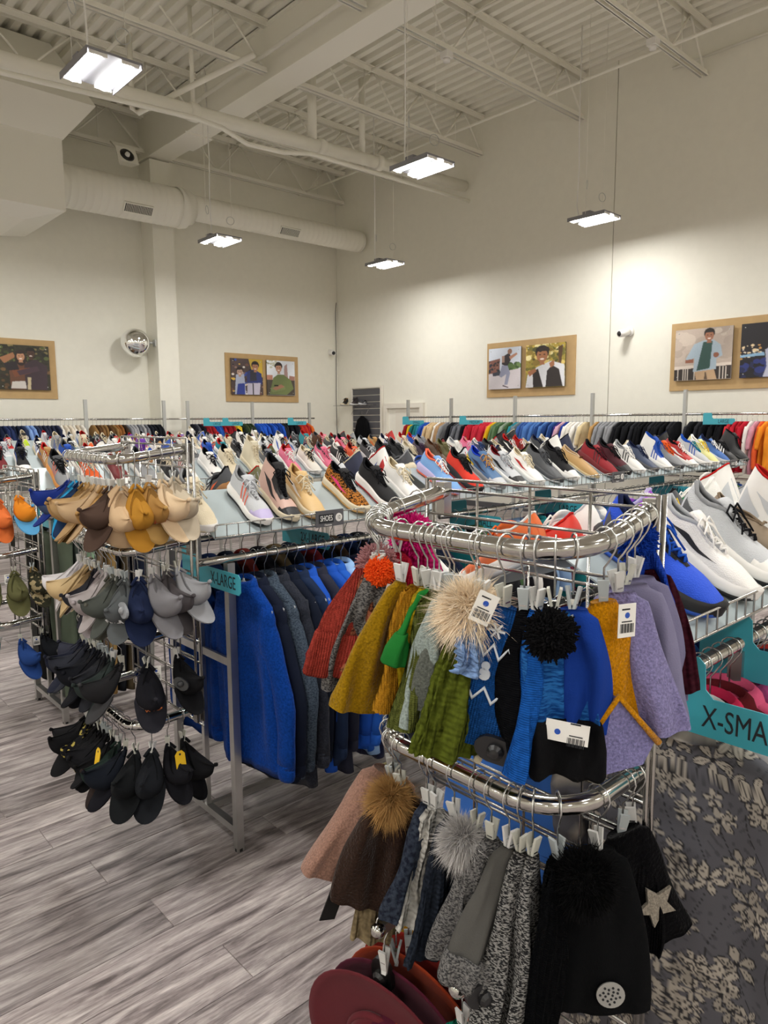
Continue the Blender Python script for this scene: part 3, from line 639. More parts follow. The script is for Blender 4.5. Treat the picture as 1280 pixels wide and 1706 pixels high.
for _k in ('low', 'run', 'high', 'loafer', 'boot'):
    for _p, (_v, _f) in shoe_parts(_k).items():
        SM[_k, _p] = mesh('shoe_'+_p, _v, _f, 'shoe_mesh' if (_k == 'run' and _p == 'upper') else SHOE_MAT[_p])
def variant(me, mname):
    m = me.copy(); m.materials.clear(); m.materials.append(MATS[mname]); return m
CN = {'white': 'eeece8', 'cream': 'd9cdb2', 'grey': '8d8f92', 'lgrey': 'c3c6ca', 'dgrey': '4a4c50', 'black': '17171a', 'red': 'b3201f', 'dred': '6f1a20', 'pink': 'e0708e', 'hotpink': 'e0287a', 'orange': 'dd5a1e', 'yellow': 'e2c21e', 'lime': 'c2dd22', 'green': '1f8a45', 'olive': '56562f', 'teal': '1f7f8a', 'blue': '1f4fb0', 'royal': '1b3fc0', 'navy': '1a2140', 'lblue': '7ba7dd', 'purple': '6a35a0', 'lilac': 'b9aed6', 'brown': '5a3722', 'tan': 'b48a55', 'camel': 'c79a5c', 'beige': 'cbb394', 'gum': '9a6a3a', 'maroon': '4a1420', 'silver': 'a9acb0', 'coral': 'e0684f', 'mustard': 'a07a14', 'plum': '4a1f30', 'rust': '8f3a2a', 'khaki': '8d7a5a'}
def C(n): return hexc(CN.get(n, n))
CWORD = {'lgrey': 'light grey', 'dgrey': 'dark grey', 'dred': 'dark red', 'hotpink': 'hot pink', 'lblue': 'light blue', 'royal': 'royal blue', 'gum': 'gum'}
def cw(n): return CWORD.get(n, n)
NAMEH = lambda c: (lambda r, g, b: 'black' if max(r, g, b) < 48 else 'white' if min(r, g, b) > 200 else 'grey' if max(r, g, b)-min(r, g, b) < 22 else 'yellow' if r > 180 and g > 150 and b < 90 else 'orange' if r > 180 and g > 80 and b < 90 else 'tan' if r > g > b and r-b < 110 and r > 130 and g > 100 else 'brown' if r > g >= b and r < 130 and g > 40 and r-g < 60 else 'red' if r > g+40 and r > b+20 else 'blue' if b > r+15 and b >= g else 'green' if g >= r and g > b else 'teal' if g > r+20 else 'dark')(*[int(c[i:i+2], 16) for i in (0, 2, 4)])
def shoe(label, mtx, kind='low', up='white', sole='white', out='lgrey', lin='grey', lace=None, mark=None, mcol='black', toe=None, heel=None, eye=None, tongue=None, full=True, um=None, group='shoes on the rack shelves'):
    t = thing('shoe' if kind != 'boot' else 'boot', label, 'shoe' if kind != 'boot' else 'boot', mtx, group)
    obj('sole', SM[kind, 'sole'], t, None, C(sole)); obj('upper', variant(SM[kind, 'upper'], um) if um else SM[kind, 'upper'], t, None, C(up)); obj('lining', SM[kind, 'lining'], t, None, C(lin))
    if kind != 'loafer': obj('tongue', SM[kind, 'tongue'], t, None, C(tongue or up))
    obj('laces', SM[kind, 'laces'], t, None, C(lace or up))
    if full: obj('outsole', SM[kind, 'outsole'], t, None, C(out))
    if mark == 'stripes':
        for q in range(3): obj('side_stripe', SM[kind, 'stripe%d' % q], t, None, C(mcol))
    elif mark:
        for q in range(2): obj('side_mark', SM[kind, 'swoosh%d' % q], t, None, C(mcol))
    if toe: obj('toe_cap', SM[kind, 'toe_cap'], t, None, C(toe))
    if heel: obj('heel_counter', SM[kind, 'heel_counter'], t, None, C(heel))
    if eye: obj('eyestay', SM[kind, 'eyestay'], t, None, C(eye))
    return t
def shoe_mtx(x, y, z, slope, yaw=0., roll=0., sc=1., back=False):
    """heel at x,y,z; the toe points down the plate"""
    d = rad(-90 if not back else 90)
    return T(x, y, z) @ Rz(d+yaw) @ Ry(slope) @ Rx(roll) @ Matrix.Scale(sc, 4) @ T(0, 0, .005)

# ================================================================ hangers
RR = .0165                      # display rail radius
def hook_pts(drop, r=RR, k=8):
    a = np.linspace(pi*1.12, 0, k); P = [(-(r+.006)*cos(t) if False else (r+.006)*cos(t), 0, (r+.006)*sin(t)) for t in a]
    return P+[(r+.002, 0, -.012), (.008, 0, -.03), (0, 0, -.04), (0, 0, -drop)]
HOOK = B().tube(hook_pts(.07), .0017, 5).mesh('hook', 'hook_wire', True)
def clip_mesh():
    b = B()
    for s in (-1, 1):
        m = Matrix.Rotation(s*.20, 4, 'Y'); V = []
        for z, w in ((.026, .0085), (.0, .0070), (-.02, .0065), (-.030, .005)):
            for x, y in ((-.0022, -w), (.0022, -w), (.0022, w), (-.0022, w)): V.append(tuple(m @ Vector((x+s*.0045, y, z))))
        b.add(V, [(i*4+j, i*4+(j+1) % 4, i*4+4+(j+1) % 4, i*4+4+j) for i in range(3) for j in range(4)]+[(3, 2, 1, 0), (12, 13, 14, 15)])
    return b.mesh('clip', 'clip_plastic')
CLIP = clip_mesh()
SPRING = B().box(-.0065, .0065, -.005, .005, -.004, .005).mesh('clip_spring', 'hook_wire')
def hang_parts(t, z=-.085, tilt=0., col=None, two=0.):
    obj('hook', HOOK, t)
    c = col or random.choice([(.58, .58, .56), (.52, .52, .46), (.62, .62, .61), (.40, .44, .45)])
    for dx in ((-two, two) if two else (0,)):
        cl = obj('clip', CLIP, t, T(dx, 0, z) @ Rz(random.uniform(-1.6, 1.6)) @ Rx(tilt+random.uniform(-.2, .2)), c); obj('clip_spring', SPRING, cl)
# clothes hanger with a clear plastic body
def hanger_body(w=.40):
    b = B(); h = w/2
    b.tube([(-h, 0, -.165), (-h*.6, 0, -.135), (-.03, 0, -.098), (0, 0, -.088), (.03, 0, -.098), (h*.6, 0, -.135), (h, 0, -.165)], [.005, .008, .009, .011, .009, .008, .005], 6)
    b.tube([(-h, 0, -.165), (0, 0, -.172), (h, 0, -.165)], .005, 5); b.tube([(0, 0, -.092), (0, 0, -.072)], [.010, .006], 6); return b
_hb = hanger_body(.36); _hb.v = [(x, y*.45, z-.010 if z > -.1 else z-.016) for x, y, z in _hb.v]
HANGER = _hb.mesh('hanger', 'clear_plastic', True)
GHOOK = B().tube(hook_pts(.085), .0019, 5).mesh('hook', 'hook_wire', True)

# ================================================================ hanging clothes
def garment(L=.78, half=.235, thick=.03, nu=40, nv=26, seed=0, sleeve=.56, sr=.05, cuff=True, neck=.065, drop=.0, fd=1.):
    """hangs from the rail at z=0, width along x, thickness along y -> dict of parts"""
    r = np.random.default_rng(seed); ph = r.random(8)*7
    nq = max(6, nv//5); zz = np.concatenate([np.linspace(-.098, -.18, nq), np.linspace(-.205, -L, nv-nq)])
    def a(z):
        return np.interp(-z, [.098, .102, .115, .165, .21, .32, L*.7, L], [neck*.85, neck, neck+.03, half-.035, half-.012, half-.02, half-.01, half+.01])
    def b(z): return np.interp(-z, [.098, .11, .17, .3, L], [.022, thick*.9, thick*.8, thick, thick*1.15])
    V = []
    for z in zz:
        f = min(1, max(0, (-z-.15)/.35))
        for i in range(nu):
            A = 2*pi*i/nu; x = a(z)*np.sign(cos(A))*abs(cos(A))**.8
            y = b(z)*np.sign(sin(A))*abs(sin(A))**.7
            fold = fd*f*(.010*sin(17*x+ph[0]+3*z)+.008*sin(31*x+ph[1]-5*z)+.004*sin(53*x+ph[2]+8*z))
            V.append((x+f*.008*sin(6*z+ph[3])+drop*f*f, y+fold*(1 if abs(cos(A)) < .93 else .3)+f*.010*sin(5*z+ph[4]), z+(.004*sin(23*x+ph[5]) if z < -L+.02 else 0)))
    Fc = grid_faces(nu, len(zz)); k = len(zz)
    n = len(V); V += [(v[0]*.96, v[1]*.7, v[2]+.012) for v in V[-nu:]]; Fc += [(n-nu+i, n-nu+(i+1) % nu, n+(i+1) % nu, n+i) for i in range(nu)]
    V += [(v[0]*.9, v[1]*.6, v[2]+.12) for v in V[-nu:]]; Fc += [(n+i, n+(i+1) % nu, n+nu+(i+1) % nu, n+nu+i) for i in range(nu)]; Fc.append(tuple(range(n+nu, n+2*nu)))
    parts = {'body': (V, Fc)}
    if sleeve:
        sl = []
        for s in (-1, 1):
            bb = B(); k = 12; P = []; R = []; q = r.random()*6
            for i in range(k):
                f = i/(k-1); P.append((s*(half-.055+.075*smooth01(f*1.6)+.012*sin(5*f+q)), .006*sin(7*f+q)+.012*f, -.165-.02*f-sleeve*f)); R.append(sr*(1-.30*f)*(.55+.45*min(1, f*5))+.003*sin(17*f+q))
            bb.tube(P, R, 12); v = np.array(bb.v); v[:, 1] = v[:, 1]*.62; sl.append((v, bb.f))
            if cuff and sleeve > .4:
                bb = B(); p = np.array(P[-1]); bb.tube([p+[0, 0, .012], p+[0, 0, -.035], p+[0, 0, -.05]], [R[-1]*.98, R[-1]*.93, R[-1]*.8], 12); v = np.array(bb.v); v[:, 1] *= .66; parts['cuff%d' % s] = (v, bb.f)
        parts['sleeve-1'], parts['sleeve1'] = sl
    # collar
    V = []; nc = 20
    for rr, z in ((neck+.014, -.118), (neck+.004, -.092), (neck-.012, -.080), (neck-.020, -.10)):
        for i in range(nc):
            A = 2*pi*i/nc; V.append((rr*cos(A), .62*rr*sin(A)*.85, z+.010*sin(A)))
    parts['collar'] = (V, grid_faces(nc, 4)); return parts
GM = {}
def gset(key, mname, **k):
    GM[key] = {p: mesh('garment_'+p.rstrip('-1'), v, f, mname) for p, (v, f) in garment(**k).items()}
for i in range(4):
    gset(('jacket', i), 'fabric', fd=1.5, half=.205, L=.80+.03*i, seed=10+i, thick=.034, sr=.055)
    gset(('fleece', i), 'fleece', fd=1.5, half=.205, L=.80+.03*i, seed=30+i, thick=.036, sr=.058)
    gset(('shirt', i), 'fabric', L=.74+.02*i, seed=20+i, sleeve=.24, thick=.024, nu=28, nv=18, sr=.06)
    gset(('far', i), 'fabric', L=.76, seed=40+i, sleeve=.26 if i % 2 else .5, thick=.026, nu=18, nv=12, sr=.055, cuff=False)
gset(('slate', 0), 'heather_slate', half=.205, L=.84, seed=77, thick=.036, sr=.058)
def hang_garment(label, mtx, key, col, name='hanging_jacket', cat='jacket', group=None, collar=True, far=False):
    t = thing(name, label, cat, mtx, group)
    for p, me in GM[key].items():
        if p == 'collar' and not collar: continue
        nm = {'body': 'body', 'collar': 'collar'}.get(p, 'sleeve' if p.startswith('sl') else 'cuff')
        obj(nm, me, t, None, col)
    h = obj('hanger', HANGER, t); obj('hook', GHOOK, h); return t
def pants_mesh(seed, L=1.0, w=.19):
    r = np.random.default_rng(seed); V = []; Fc = []; nu = 20; q = r.random(4)*6
    for s in (-1, 1):
        zz = np.linspace(-.11, -L, 18); b0 = len(V)
        for z in zz:
            f = (-z-.11)/(L-.11); hw = w*.5*(1-.25*f); cx = s*(w*.48-.012*f)
            for i in range(nu):
                A = 2*pi*i/nu; V.append((cx+hw*cos(A)+.008*sin(9*z+q[0]), .024*sin(A)+.010*sin(21*(cx+hw*cos(A))+q[1]+4*z)*min(1, f*4), z))
        Fc += [tuple(b0+i for i in f) for f in grid_faces(nu, 18)]; Fc.append(tuple(b0+17*nu+i for i in range(nu)))
    bb = B().add(V, Fc)
    return bb.mesh('trouser_legs', 'twill', True)
def waist_mesh(w=.19):
    V = []; nu = 24
    for z, k in ((-.085, .98), (-.083, 1.), (-.125, 1.02), (-.127, 1.)):
        for i in range(nu): A = 2*pi*i/nu; V.append((w*k*np.sign(cos(A))*abs(cos(A))**.6, .026*k*sin(A), z))
    return mesh('waistband', V, grid_faces(nu, 4), 'twill')
PANTS = [pants_mesh(i) for i in range(3)]; WAIST = waist_mesh()

# ================================================================ knitted hats
def beanie(W=.2, L=.26, Tk=.017, top=.3, pw=.6, ribs=0, amp=.002, cuff=0., seed=0, curl=0., nu=64, nv=36, wav=.012, flare=0., lump=0.):
    r = np.random.default_rng(seed); q = r.random(10)*7; V = []
    def prof(f): return (top+(1-top)*min(1, f*1.08)**pw)*(1+flare*f*f)
    def ringp(f, k=1., kt=1.):
        a = W/2*prof(f)*k*(1 if f > .03 else .7); b = Tk*(.6+.4*min(1, f*4))*kt; out = []
        for i in range(nu):
            A = 2*pi*i/nu; ca, sa = cos(A), sin(A); x = a*np.sign(ca)*abs(ca)**.85; y = b*np.sign(sa)*abs(sa)**.75
            d = amp*cos(ribs*A) if ribs else 0
            if lump: d += lump*(sin(9*A+26*f+q[5])*sin(40*f+q[6]))
            s = 1+d/max(a, b); u = x/(W/2); g = min(1, f*2.2)
            # soft vertical folds and a crease that wanders down the cloth
            y2 = y+d*np.sign(sa)+wav*g*(.8*sin(4.2*u+q[0]+1.6*f)+.5*sin(8.5*u+q[1]-2.5*f)+.25*sin(15*u+q[8]+4*f))
            y2 += wav*.9*g*math.exp(-((u-.35*sin(2.4*f+q[7]))/.16)**2)
            out.append((x*s+curl*f*f+.010*sin(4*f+q[2])*f, y2+wav*sin(3*f+q[3])*f, -L*f+.007*sin(17*x+q[4])*f-.018*abs(u)**2*(1-f)))
        return out
    zz = np.linspace(0, 1, nv)
    for f in zz: V += ringp(f)
    Fc = grid_faces(nu, nv)+[tuple(range(nu))]
    n = len(V)
    for f, k in ((.99, .93), (.8, .85)): V += ringp(f, k, .7)
    Fc += [(n-nu+i, n+i, n+(i+1) % nu, n-nu+(i+1) % nu) for i in range(nu)]+[(n+i, n+nu+i, n+nu+(i+1) % nu, n+(i+1) % nu) for i in range(nu)]+[tuple(n+nu+i for i in range(nu))]
    parts = {'crown': (V, Fc)}
    if cuff:
        V = []; f0 = 1-cuff/L; lv = [(f0+.01, 1.0, 1.0), (f0, 1.04, 1.35), (f0+.02, 1.06, 1.55), ((f0+1)/2, 1.065, 1.6), (.985, 1.065, 1.6), (1.01, 1.04, 1.4), (1.0, .98, 1.0)]
        for f, k, kt in lv: V += ringp(f, k, kt)
        parts['cuff'] = (V, grid_faces(nu, len(lv)))
    return parts
def fur_ball(r, n, ln, seed=0, w=.0007, droop=.5, core=.6):
    g = np.random.default_rng(seed); D = g.normal(size=(n, 3)); D /= np.linalg.norm(D, axis=1, keepdims=True); V = []; Fc = []
    cl = g.normal(size=(70, 3)); cl /= np.linalg.norm(cl, axis=1, keepdims=True)          # tufts pull together
    for d in D:
        c = cl[int(np.argmax(cl@d))]; e = d+.3*(c-d); e /= np.linalg.norm(e); l = ln*(.55+.6*g.random()); p0 = d*r*core; s = np.cross(d, g.normal(size=3)); s /= np.linalg.norm(s); j = g.normal(size=3)*.2
        p1 = p0+(d*.5+e*.5+j)*l*.5+np.array([0, 0, -droop*l*.12]); p2 = p0+(e+j*1.5)*l*.95+np.array([0, 0, -droop*l*.55]); b = len(V)
        V += [p0-s*w, p0+s*w, p1-s*w*.8, p1+s*w*.8, p2]; Fc += [(b, b+1, b+3, b+2), (b+2, b+3, b+4)]
    bb = B().add(V, Fc); bb.lathe([(r*(core+.15)*sin(a)+1e-4, -r*(core+.15)*cos(a)) for a in np.linspace(0, pi, 9)], 12); return bb
def yarn_ball(r, n, seed=0, w=.0017):
    g = np.random.default_rng(seed); D = g.normal(size=(n, 3)); D /= np.linalg.norm(D, axis=1, keepdims=True); bb = B()
    for d in D:
        l = r*(.93+.10*g.random()); j = g.normal(size=3)*.10; bb.tube([d*r*.72, (d+j*.5)*l*.88, (d+j)*l], [w, w*1.15, w*.7], 4, cap=True)
    bb.lathe([(r*.8*sin(a)+1e-4, -r*.8*cos(a)) for a in np.linspace(0, pi, 11)], 16); return bb
STAG = B().prism([(.022*cos(a)*(1-.25*abs(sin(2*a))*0)+(.006 if cos(a) > 0 else -.006), .017*sin(a)) for a in np.linspace(0, 2*pi, 16)[:-1]], -.004, .004)
STAG.lathe([(.011, .004), (.0105, .009), (.006, .013), (.001, .014)], 14); STAG = STAG.mesh('security_tag', 'plastic', False)
def card(w, h): return B().box(-w/2, w/2, -.0006, .0006, -h, 0).mesh('price_tag', 'paper')
CARD = card(.028, .044); CARD_W = card(.055, .028)
BARS = B()
for _i in range(14): BARS.box(-.011+_i*.0016, -.011+_i*.0016+(.0011 if _i % 3 else .0006), -.0009, .0009, -.038, -.026)
BARS.box(-.009, .004, -.0009, .0009, -.008, -.006); BARS.box(-.009, .008, -.0009, .0009, -.024, -.0225)
BARS = BARS.mesh('barcode', 'ink'); DOT = B().tube([(0, -.0009, -.015), (0, .0009, -.015)], .004, 10).mesh('colour_dot', 'plastic')
def price_tag(t, mtx, wide=False, dot='blue'):
    c = obj('price_tag', CARD_W if wide else CARD, t, mtx, (.80, .79, .75)); obj('barcode', BARS, c, T(.012, 0, .006) if wide else None); obj('colour_dot', DOT, c, T(-.012, 0, 0) if wide else None, C(dot))

# ================================================================ caps
def cap_parts(kind='cap', seed=0):
    """worn position: brim towards +x, crown up; the rear is bunched flat as it hangs from the clip"""
    r = np.random.default_rng(seed); q = r.random(6)*6; out = {}; nu, nv = 40, 12; cap = kind == 'cap'
    ax, ay, az = .069, (.056 if cap else .062), (.096 if cap else .080)
    def plan(A):  # rim outline, narrow at the back
        x = ax*cos(A); w = .26+.74*((x+ax)/(2*ax))**.75; return x, ay*w*sin(A)
    V = []
    for j in range(nv):
        f = j/(nv-1); rr = 1-f**1.9 if f < 1 else 0.02
        for i in range(nu):
            A = 2*pi*i/nu; x, y = plan(A); rx = (x+ax)/(2*ax); seam = 1-.02*max(0, 1-min(A % (pi/3), pi/3-(A % (pi/3)))/.09)*(f < .95)
            xx = .030*f+(x-.030*f*0)*rr*seam+.012*f; yy = y*(1-f**1.25 if (cap and f < 1) else rr)*seam+.006*sin(5*f+q[1])*f+.004*sin(60*x+q[2])*f
            h = az*(f**.75)*(1-.20*(1-rx)*(1-f)); zz = h*(.35+.65*np.clip(rx*1.35, 0, 1)) if f < .6 else h*((.35+.65*np.clip(rx*1.35, 0, 1))*(1-(f-.6)/.4)+.93*(f-.6)/.4)
            V.append((xx, yy, zz+.003*sin(3*A+q[0])*f))
    Fc = grid_faces(nu, nv)+[tuple((nv-1)*nu+i for i in range(nu))]
    n = len(V); V += [(v[0]*.94, v[1]*.9, v[2]+.002) for v in V[:nu]]+[(v[0]*.85+.01, v[1]*.7, v[2]+.045*(.35+.65*(v[0]+ax)/(2*ax))) for v in V[:nu]]
    Fc += [(i, n+i, n+(i+1) % nu, (i+1) % nu) for i in range(nu)]+[(n+i, n+nu+i, n+nu+(i+1) % nu, n+(i+1) % nu) for i in range(nu)]+[tuple(n+nu+i for i in range(nu))]
    out['crown'] = (V, Fc)
    if cap:
        k = 17; m = 6; Vb = []
        for j in range(m):
            f = j/(m-1)
            for i in range(k):
                A = rad(-72+144*i/(k-1)); e = max(0, cos(A*1.18))**.6; x, y = plan(A)
                Vb.append((x+.001+.070*e*f, y*(1+.12*f), .005-7.5*y*y*(.2+.8*f)+.006*f))
        top = [(j*k+i, j*k+i+1, (j+1)*k+i+1, (j+1)*k+i) for j in range(m-1) for i in range(k-1)]; nb = len(Vb); Vb += [(x, y, z-.004) for x, y, z in Vb]
        fb = [f[::-1] for f in top]+[tuple(i+nb for i in f) for f in top]+[((m-1)*k+i, (m-1)*k+i+1, nb+(m-1)*k+i+1, nb+(m-1)*k+i) for i in range(k-1)]
        out['brim'] = (Vb, fb); b = B().lathe([(.0065, az*.92), (.006, az*.92+.008), (.003, az*.92+.010)], 10); out['button'] = ([(x+.040, y, z) for x, y, z in b.v], b.f)
        st = B().tube([(plan(a)[0]*1.02, plan(a)[1]*1.05, .010) for a in np.linspace(rad(130), rad(230), 9)], .005, 5); out['strap'] = (st.v, st.f)
    else:
        Vb = []; m = 5
        for j in range(m):
            f = j/(m-1)
            for i in range(nu):
                A = 2*pi*i/nu; x, y = plan(A); rx = (x+ax)/(2*ax); Vb.append((x+.048*f*cos(A)*(.3+.7*rx), y*(1+.55*f), .004-.030*f*(.4+.6*rx)+.005*sin(2*A+q[3])*f))
        top = grid_faces(nu, m); nb = len(Vb); Vb += [(x, y, z-.004) for x, y, z in Vb]; out['brim'] = (Vb, [f[::-1] for f in top]+[tuple(i+nb for i in f) for f in top]+[((m-1)*nu+i, (m-1)*nu+(i+1) % nu, nb+(m-1)*nu+(i+1) % nu, nb+(m-1)*nu+i) for i in range(nu)])
        band = B().tube([(plan(a)[0]*1.02, plan(a)[1]*1.02, .010) for a in np.linspace(0, 2*pi, 30)[:-1]], .004, 5, closed=True); out['band'] = (band.v, band.f)
    return out
CM = {}
for _k in ('cap', 'bucket'):
    for _i in range(3):
        for _p, (_v, _f) in cap_parts(_k, _i+1).items(): CM[_k, _i, _p] = mesh('cap_'+_p, _v, _f, 'twill')
# ================================================================ garment racks with shoe shelves on top
ROWY = [.83+1.68*k for k in range(7)]
BARZ = 1.15
ROWN = ['nearest rack', 'second rack', 'third rack', 'fourth rack', 'fifth rack', 'sixth rack', 'rack before the back wall']
leg_m = B().box(-.015, .015, -.015, .015, 0, 1.135).mesh('leg', 'zinc'); brace_m = B().box(-.014, .014, -.225, .225, .07, .098).mesh('foot_brace', 'zinc'); mid_m = B().box(-.006, .006, -.225, .225, .735, .765).mesh('mid_brace', 'zinc')
strut_m = B().box(-.01, .01, -.01, .01, .07, 1.37).mesh('shelf_upright', 'zinc'); glide_m = B().lathe([(.017, 0), (.017, .012)], 10).mesh('glide', 'dark')
def wire_guard(x0, x1, up=.045, step=.046):
    b = B(); n = int((x1-x0)/step)
    for z in (0, up): b.tube([(x0, 0, z), (x1, 0, z)], .0028, 4)
    for i in range(n+1): x = x0+(x1-x0)*i/n; b.tube([(x, .012, -.004), (x, 0, 0), (x, 0, up)], .0022, 4, cap=False)
    return b.mesh('wire_guard', 'wire_chrome', True)
SECT = []   # (row, x0, x1, z of the front edge, z of the ridge)
def rack(k, xs, sections, label, legs, x_end, bars=None):
    Yc = ROWY[k]; t = thing('garment_rack', label, 'clothes rack', T(0, Yc, 0))
    for x in legs:
        for s in (-.235, .235):
            l = obj('leg', leg_m, t, T(x, s, 0)); obj('glide', glide_m, l)
        obj('shelf_upright', strut_m, t, T(x, 0, 0))
        obj('foot_brace', brace_m, t, T(x, 0, 0)); obj('mid_brace', mid_m, t, T(x, 0, 0))
    for xa, xb, bz in bars or [(xs-.03, x_end, BARZ)]:
        for s in (-.235, .235): obj('hang_bar', B().tube([(xa, s, bz), (xb, s, bz)], .0145, 12).mesh('hang_bar', 'chrome', True), t)
    obj('spine_rail', B().box(legs[0], legs[-1], -.012, .012, .07, .095).mesh('spine', 'zinc'), t)
    for x0, x1, zf, zr in sections:
        SECT.append((k, x0, x1, zf, zr)); h = zr-zf
        for s in (-1, 1):
            V = [(x, s*y, z+d) for d in (0, -.004) for x in (x0, x1) for y, z in ((.275, zf), (.003, zr))]
            pl = obj('shelf_plate', B().add(V, [(0, 1, 3, 2), (4, 6, 7, 5), (0, 2, 6, 4), (1, 5, 7, 3), (0, 4, 5, 1), (2, 3, 7, 6)]).mesh('plate', 'plate'), t)
            obj('wire_guard', wire_guard(x0, x1), t, T(0, s*.278, zf+.002))
    return t
rack(0, 1.345, [(1.25, 4.6, 1.235, 1.375)], 'nearest chrome garment rack with a shoe shelf, at the right edge', [1.62, 3.0, 4.5], 4.6)
rack(1, 1.22, [(1.24, 2.42, 1.238, 1.382), (2.45, 6.05, 1.272, 1.412)], 'second garment rack with shoe shelf above the blue jackets', [1.316, 2.44, 4.2, 6.0], 6.05, [(1.19, 2.43, BARZ), (2.45, 6.05, 1.195)])
rack(2, 1.2, [(1.2, 6.05, 1.258, 1.40)], 'third garment rack with shoe shelf above hanging trousers at the left', [1.236, 2.8, 4.4, 6.0], 6.05)
for k in (3, 4, 5, 6):
    rack(k, 1.2, [(1.2, 6.05, 1.258, 1.40)], ['fourth', 'fifth', 'sixth', 'seventh'][k-3]+' garment rack with shoe shelf, counted from the camera', [1.236, 2.8, 4.4, 6.0], 6.05)

# ---------------------------------------------------------------- signs
def size_sign(label, text, pos, face, w=.30, size=.062, tx=None):
    """teal size divider hooked over a bar; flag to the right of the hook"""
    t = thing('size_sign', label, 'sign', T(*pos) @ face)
    poly = [(-.06, -.115), (w-.012, -.115), (w, -.103), (w, -.052), (w-.012, -.04), (.07, -.04), (.055, -.025), (.052, .022), (.04, .034), (-.045, .034), (-.06, .022)]
    obj('sign_plate', B().prism(poly, -.0012, .0012).mesh('sign', 'sign_teal'), t)
    if text:
        obj('lettering', text_mesh(text, 'ink', size, .66, .0004), t, T(tx if tx else .055+(w-.055)/2, -.078, .0015))
    return t
size_sign('teal X-LARGE size sign in front of the blue jackets', 'X-LARGE', (1.275, 2.50, 1.155), FACE_NX, .37, .066, .25)
size_sign('teal size sign behind the shoe price plate on the second rack', '2X-LARGE', (1.9, 2.72, 1.20), FACE_NX, .30, .060)
size_sign('large teal X-SMALL size sign at the right edge', 'X-SMALL', (1.30, .585, 1.172), FACE_NX, .29, .060, .128)
size_sign('teal medium size sign further along the nearest rack', 'MEDIUM', (1.62, .62, 1.185), FACE_NX, .36, .070)
size_sign('teal size sign numbered thirty-three above the trousers', '33', (1.235, 4.12, 1.20), FACE_NX, .30, .07)
for x, l in ((2.75, 'nearest'), (3.5, 'second'), (4.9, 'farthest')): size_sign('plain teal size sign under the right shoe shelf of the second rack, '+l, 'LARGE' if x == 3.5 else 'SMALL', (x, 2.42, 1.215), FACE_NX, .28, .06)
def shoe_sign(label, x, row, zt):
    t = thing('price_sign', label, 'sign', T(x, ROWY[row]-.285, zt) @ FACE_NY)
    obj('sign_plate', B().box(-.07, .07, -.033, .033, -.002, .002).mesh('ps', 'slat_grey'), t)
    obj('text_panel', B().box(-.056, .018, -.018, .018, .002, .0028).mesh('tp', 'ink'), t)
    obj('lettering', text_mesh('SHOES', 'lamp_body', .032, .66, .0004), t, T(-.019, 0, .0034))
    c = obj('price_disc', B().lathe([(.017, .002), (.017, .003)], 20).mesh('pd', 'lamp_body'), t, T(.045, 0, 0)); obj('lettering', text_mesh('12', 'ink', .022, .7, .0003), c, T(0, 0, .0034))
    obj('lettering', text_mesh('Chaussures', 'lamp_body', .010, .8, .0003), t, T(-.01, -.026, .0025))
shoe_sign('dark SHOES price sign numbered twelve beside the leopard print sneaker', 1.75, 1, 1.262)
shoe_sign('dark SHOES price sign under the dark red runners on the second rack', 4.0, 1, 1.295)
shoe_sign('dark SHOES price sign near the black boot at the far end', 5.75, 1, 1.295)

# ---------------------------------------------------------------- shoes
KW = {'low': 'low sneaker', 'run': 'running shoe', 'high': 'high-top sneaker', 'loafer': 'slip-on shoe', 'boot': 'ankle boot'}
def sect_at(k, x):
    for r, a, b, zf, zr in SECT:
        if r == k and a-.05 <= x <= b+.05: return zf, zr
    return SECT[-1][3:]
def put(k, x, i, st, back=False, n_word=None, jit=True, desc=None):
    zf, zr = sect_at(k, x); sl = math.atan2(zr-zf, .272); sc = st.pop('sc', random.uniform(.93, 1.03)) if jit else 1.
    Ln = LS*sc; yaw = st.pop('yaw', random.uniform(-.1, .1)); roll = st.pop('roll', random.uniform(-.05, .05))
    if not back: ytoe = ROWY[k]-.262; yh = ytoe+Ln*cos(sl)*cos(yaw); zh = zf+(yh-(ROWY[k]-.275))*math.tan(sl)
    else: yh = ROWY[k]+.035+random.uniform(0, .02); zh = zr-.03*math.tan(sl); yh += .0
    if back: zh = zr-(yh-ROWY[k])*math.tan(sl)
    m = shoe_mtx(x, yh, zh+.003, sl, yaw, roll, sc, back)
    cname = cw(st.get('up', 'white')) if st.get('up', 'white') in CN else NAMEH(st['up'])
    lab = '%s, %s from left %s the %s' % (desc or '%s %s' % (cname, KW[st.get('kind', 'low')]), ordi(i), 'behind the shelf of' if back else 'on', ROWN[k])
    return shoe(lab, m, group='shoes on the %s' % ROWN[k], full=k < 3, **st)
def D(kind='low', up='white', sole='white', **k): return dict(kind=kind, up=up, sole=sole, **k)
def xat(px, py, Y): return float(onY(px, py, Y)[0])
